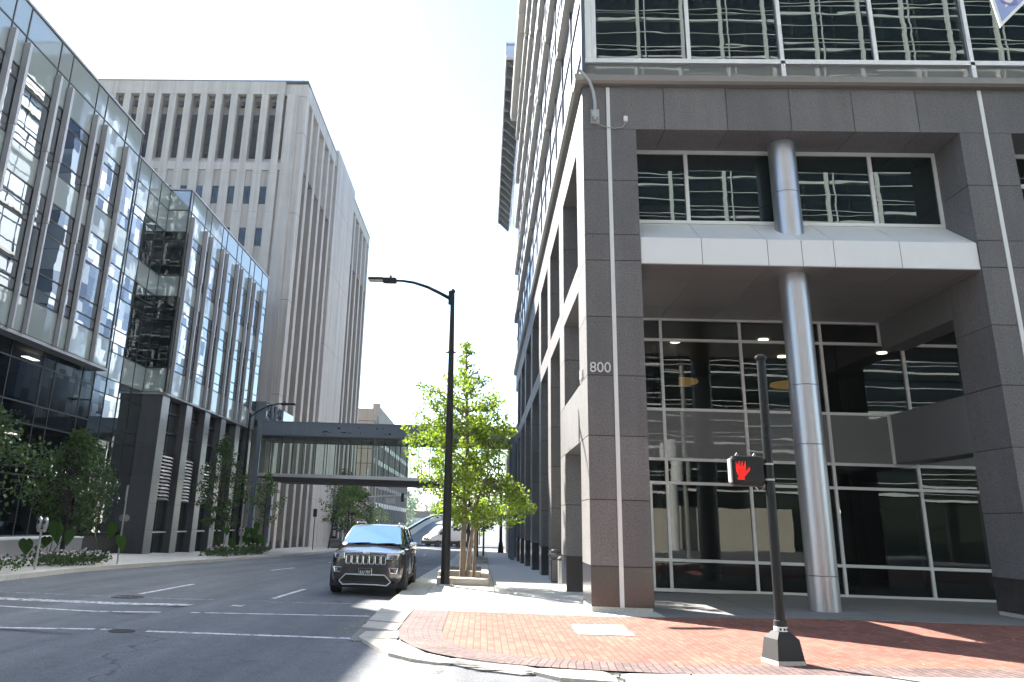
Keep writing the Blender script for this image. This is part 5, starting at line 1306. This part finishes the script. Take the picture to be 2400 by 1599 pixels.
mb = MB()
for _ in range(260):
    x, y = rnd.choice(((rnd.uniform(-1.9,2.2), rnd.uniform(17,26)), (rnd.uniform(-2.3,-1.9), rnd.uniform(14,30)), (rnd.gauss(-.2,1.2), rnd.gauss(24,2)), (rnd.uniform(-1,9), rnd.uniform(11.5,18))))
    z = (gw(x, y) if x > -2.05 else gr(x, y))+.012; a = rnd.uniform(0,6.28); r = rnd.uniform(.018,.04); c_, s2 = math.cos(a)*r, math.sin(a)*r
    mb.face([(x-c_,y-s2,z),(x+s2*.7,y-c_*.7,z+.012),(x+c_,y+s2,z+.004),(x-s2*.7,y+c_*.7,z+.01)])
o = build('foliage', mb, 'leaf_dry', None); o.name = 'fallen_leaves'; o['kind'] = 'stuff'; o['label'] = 'a few dry leaves scattered over the pavement'; o['category'] = 'leaves'
# ------------------------------------------------------------------ air
m, nt_, out_ = new_mat('haze'); k_ = N(nt_); pv_ = k_.n('ShaderNodeVolumePrincipled', Density=.00012, Anisotropy=.3); pv_.inputs['Color'].default_value = (.80,.90,1,1); nt_.links.new(pv_.outputs[0], out_.inputs['Volume']); M['haze'] = m
mb = MB(); mb.box(-400, 400, -60, 800, -2.5, 85); hz = build('haze', mb, 'haze', None); hz['kind'] = 'stuff'; hz['label'] = 'thin pale summer haze'; hz['category'] = 'haze'
# ------------------------------------------------------------------ camera, light, world
cam = bpy.data.cameras.new('camera'); co = bpy.data.objects.new('camera', cam); COL.objects.link(co); S.camera = co
yaw, pit, rol = -.0479, .3004, .0332
F = Vector((math.sin(yaw)*math.cos(pit), math.cos(yaw)*math.cos(pit), math.sin(pit))); r0 = Vector((math.cos(yaw), -math.sin(yaw), 0)); u0 = r0.cross(F)
rt = r0*math.cos(rol)+u0*math.sin(rol); up = -r0*math.sin(rol)+u0*math.cos(rol)
co.matrix_world = Matrix(((rt.x,up.x,-F.x,0),(rt.y,up.y,-F.y,0),(rt.z,up.z,-F.z,CAM.z),(0,0,0,1)))
cam.sensor_fit = 'HORIZONTAL'; cam.sensor_width = 36; cam.lens = 1914.3/2400*36
cam.shift_x = (1200-1054.7)/2400; cam.shift_y = -(799.5-632.2)/2400; cam.clip_end = 3000; cam.clip_start = .05
EL, AZ = R(38.6), R(129.5)
sd = Vector((math.cos(AZ)*math.cos(EL), math.sin(AZ)*math.cos(EL), math.sin(EL)))
sun = bpy.data.lights.new('sun', 'SUN'); sun.energy = 5; sun.angle = R(.53); sun.color = (1, .95, .87); so = bpy.data.objects.new('sun', sun); COL.objects.link(so)
so.rotation_euler = sd.to_track_quat('Z', 'Y').to_euler(); so.location = (0, 0, 60)
w = bpy.data.worlds.new('World'); S.world = w; w.use_nodes = True; nt = w.node_tree
sk = nt.nodes.new('ShaderNodeTexSky'); sk.sky_type = 'NISHITA'; sk.sun_disc = False; sk.sun_elevation = EL; sk.sun_rotation = math.pi/2-AZ; sk.altitude = 200; sk.air_density = 1.0; sk.dust_density = .4; sk.ozone_density = 1.0
nt.links.new(sk.outputs[0], nt.nodes['Background'].inputs[0]); nt.nodes['Background'].inputs[1].default_value = .077
S.view_settings.view_transform = 'Standard'; S.view_settings.look = 'None'; S.view_settings.exposure = 2.38; S.view_settings.gamma = 1
cy = S.cycles; cy.max_bounces = 8; cy.diffuse_bounces = 3; cy.glossy_bounces = 4; cy.transparent_max_bounces = 16; cy.transmission_bounces = 2
cy.sample_clamp_indirect = 20; cy.blur_glossy = .2; cy.use_denoising = True
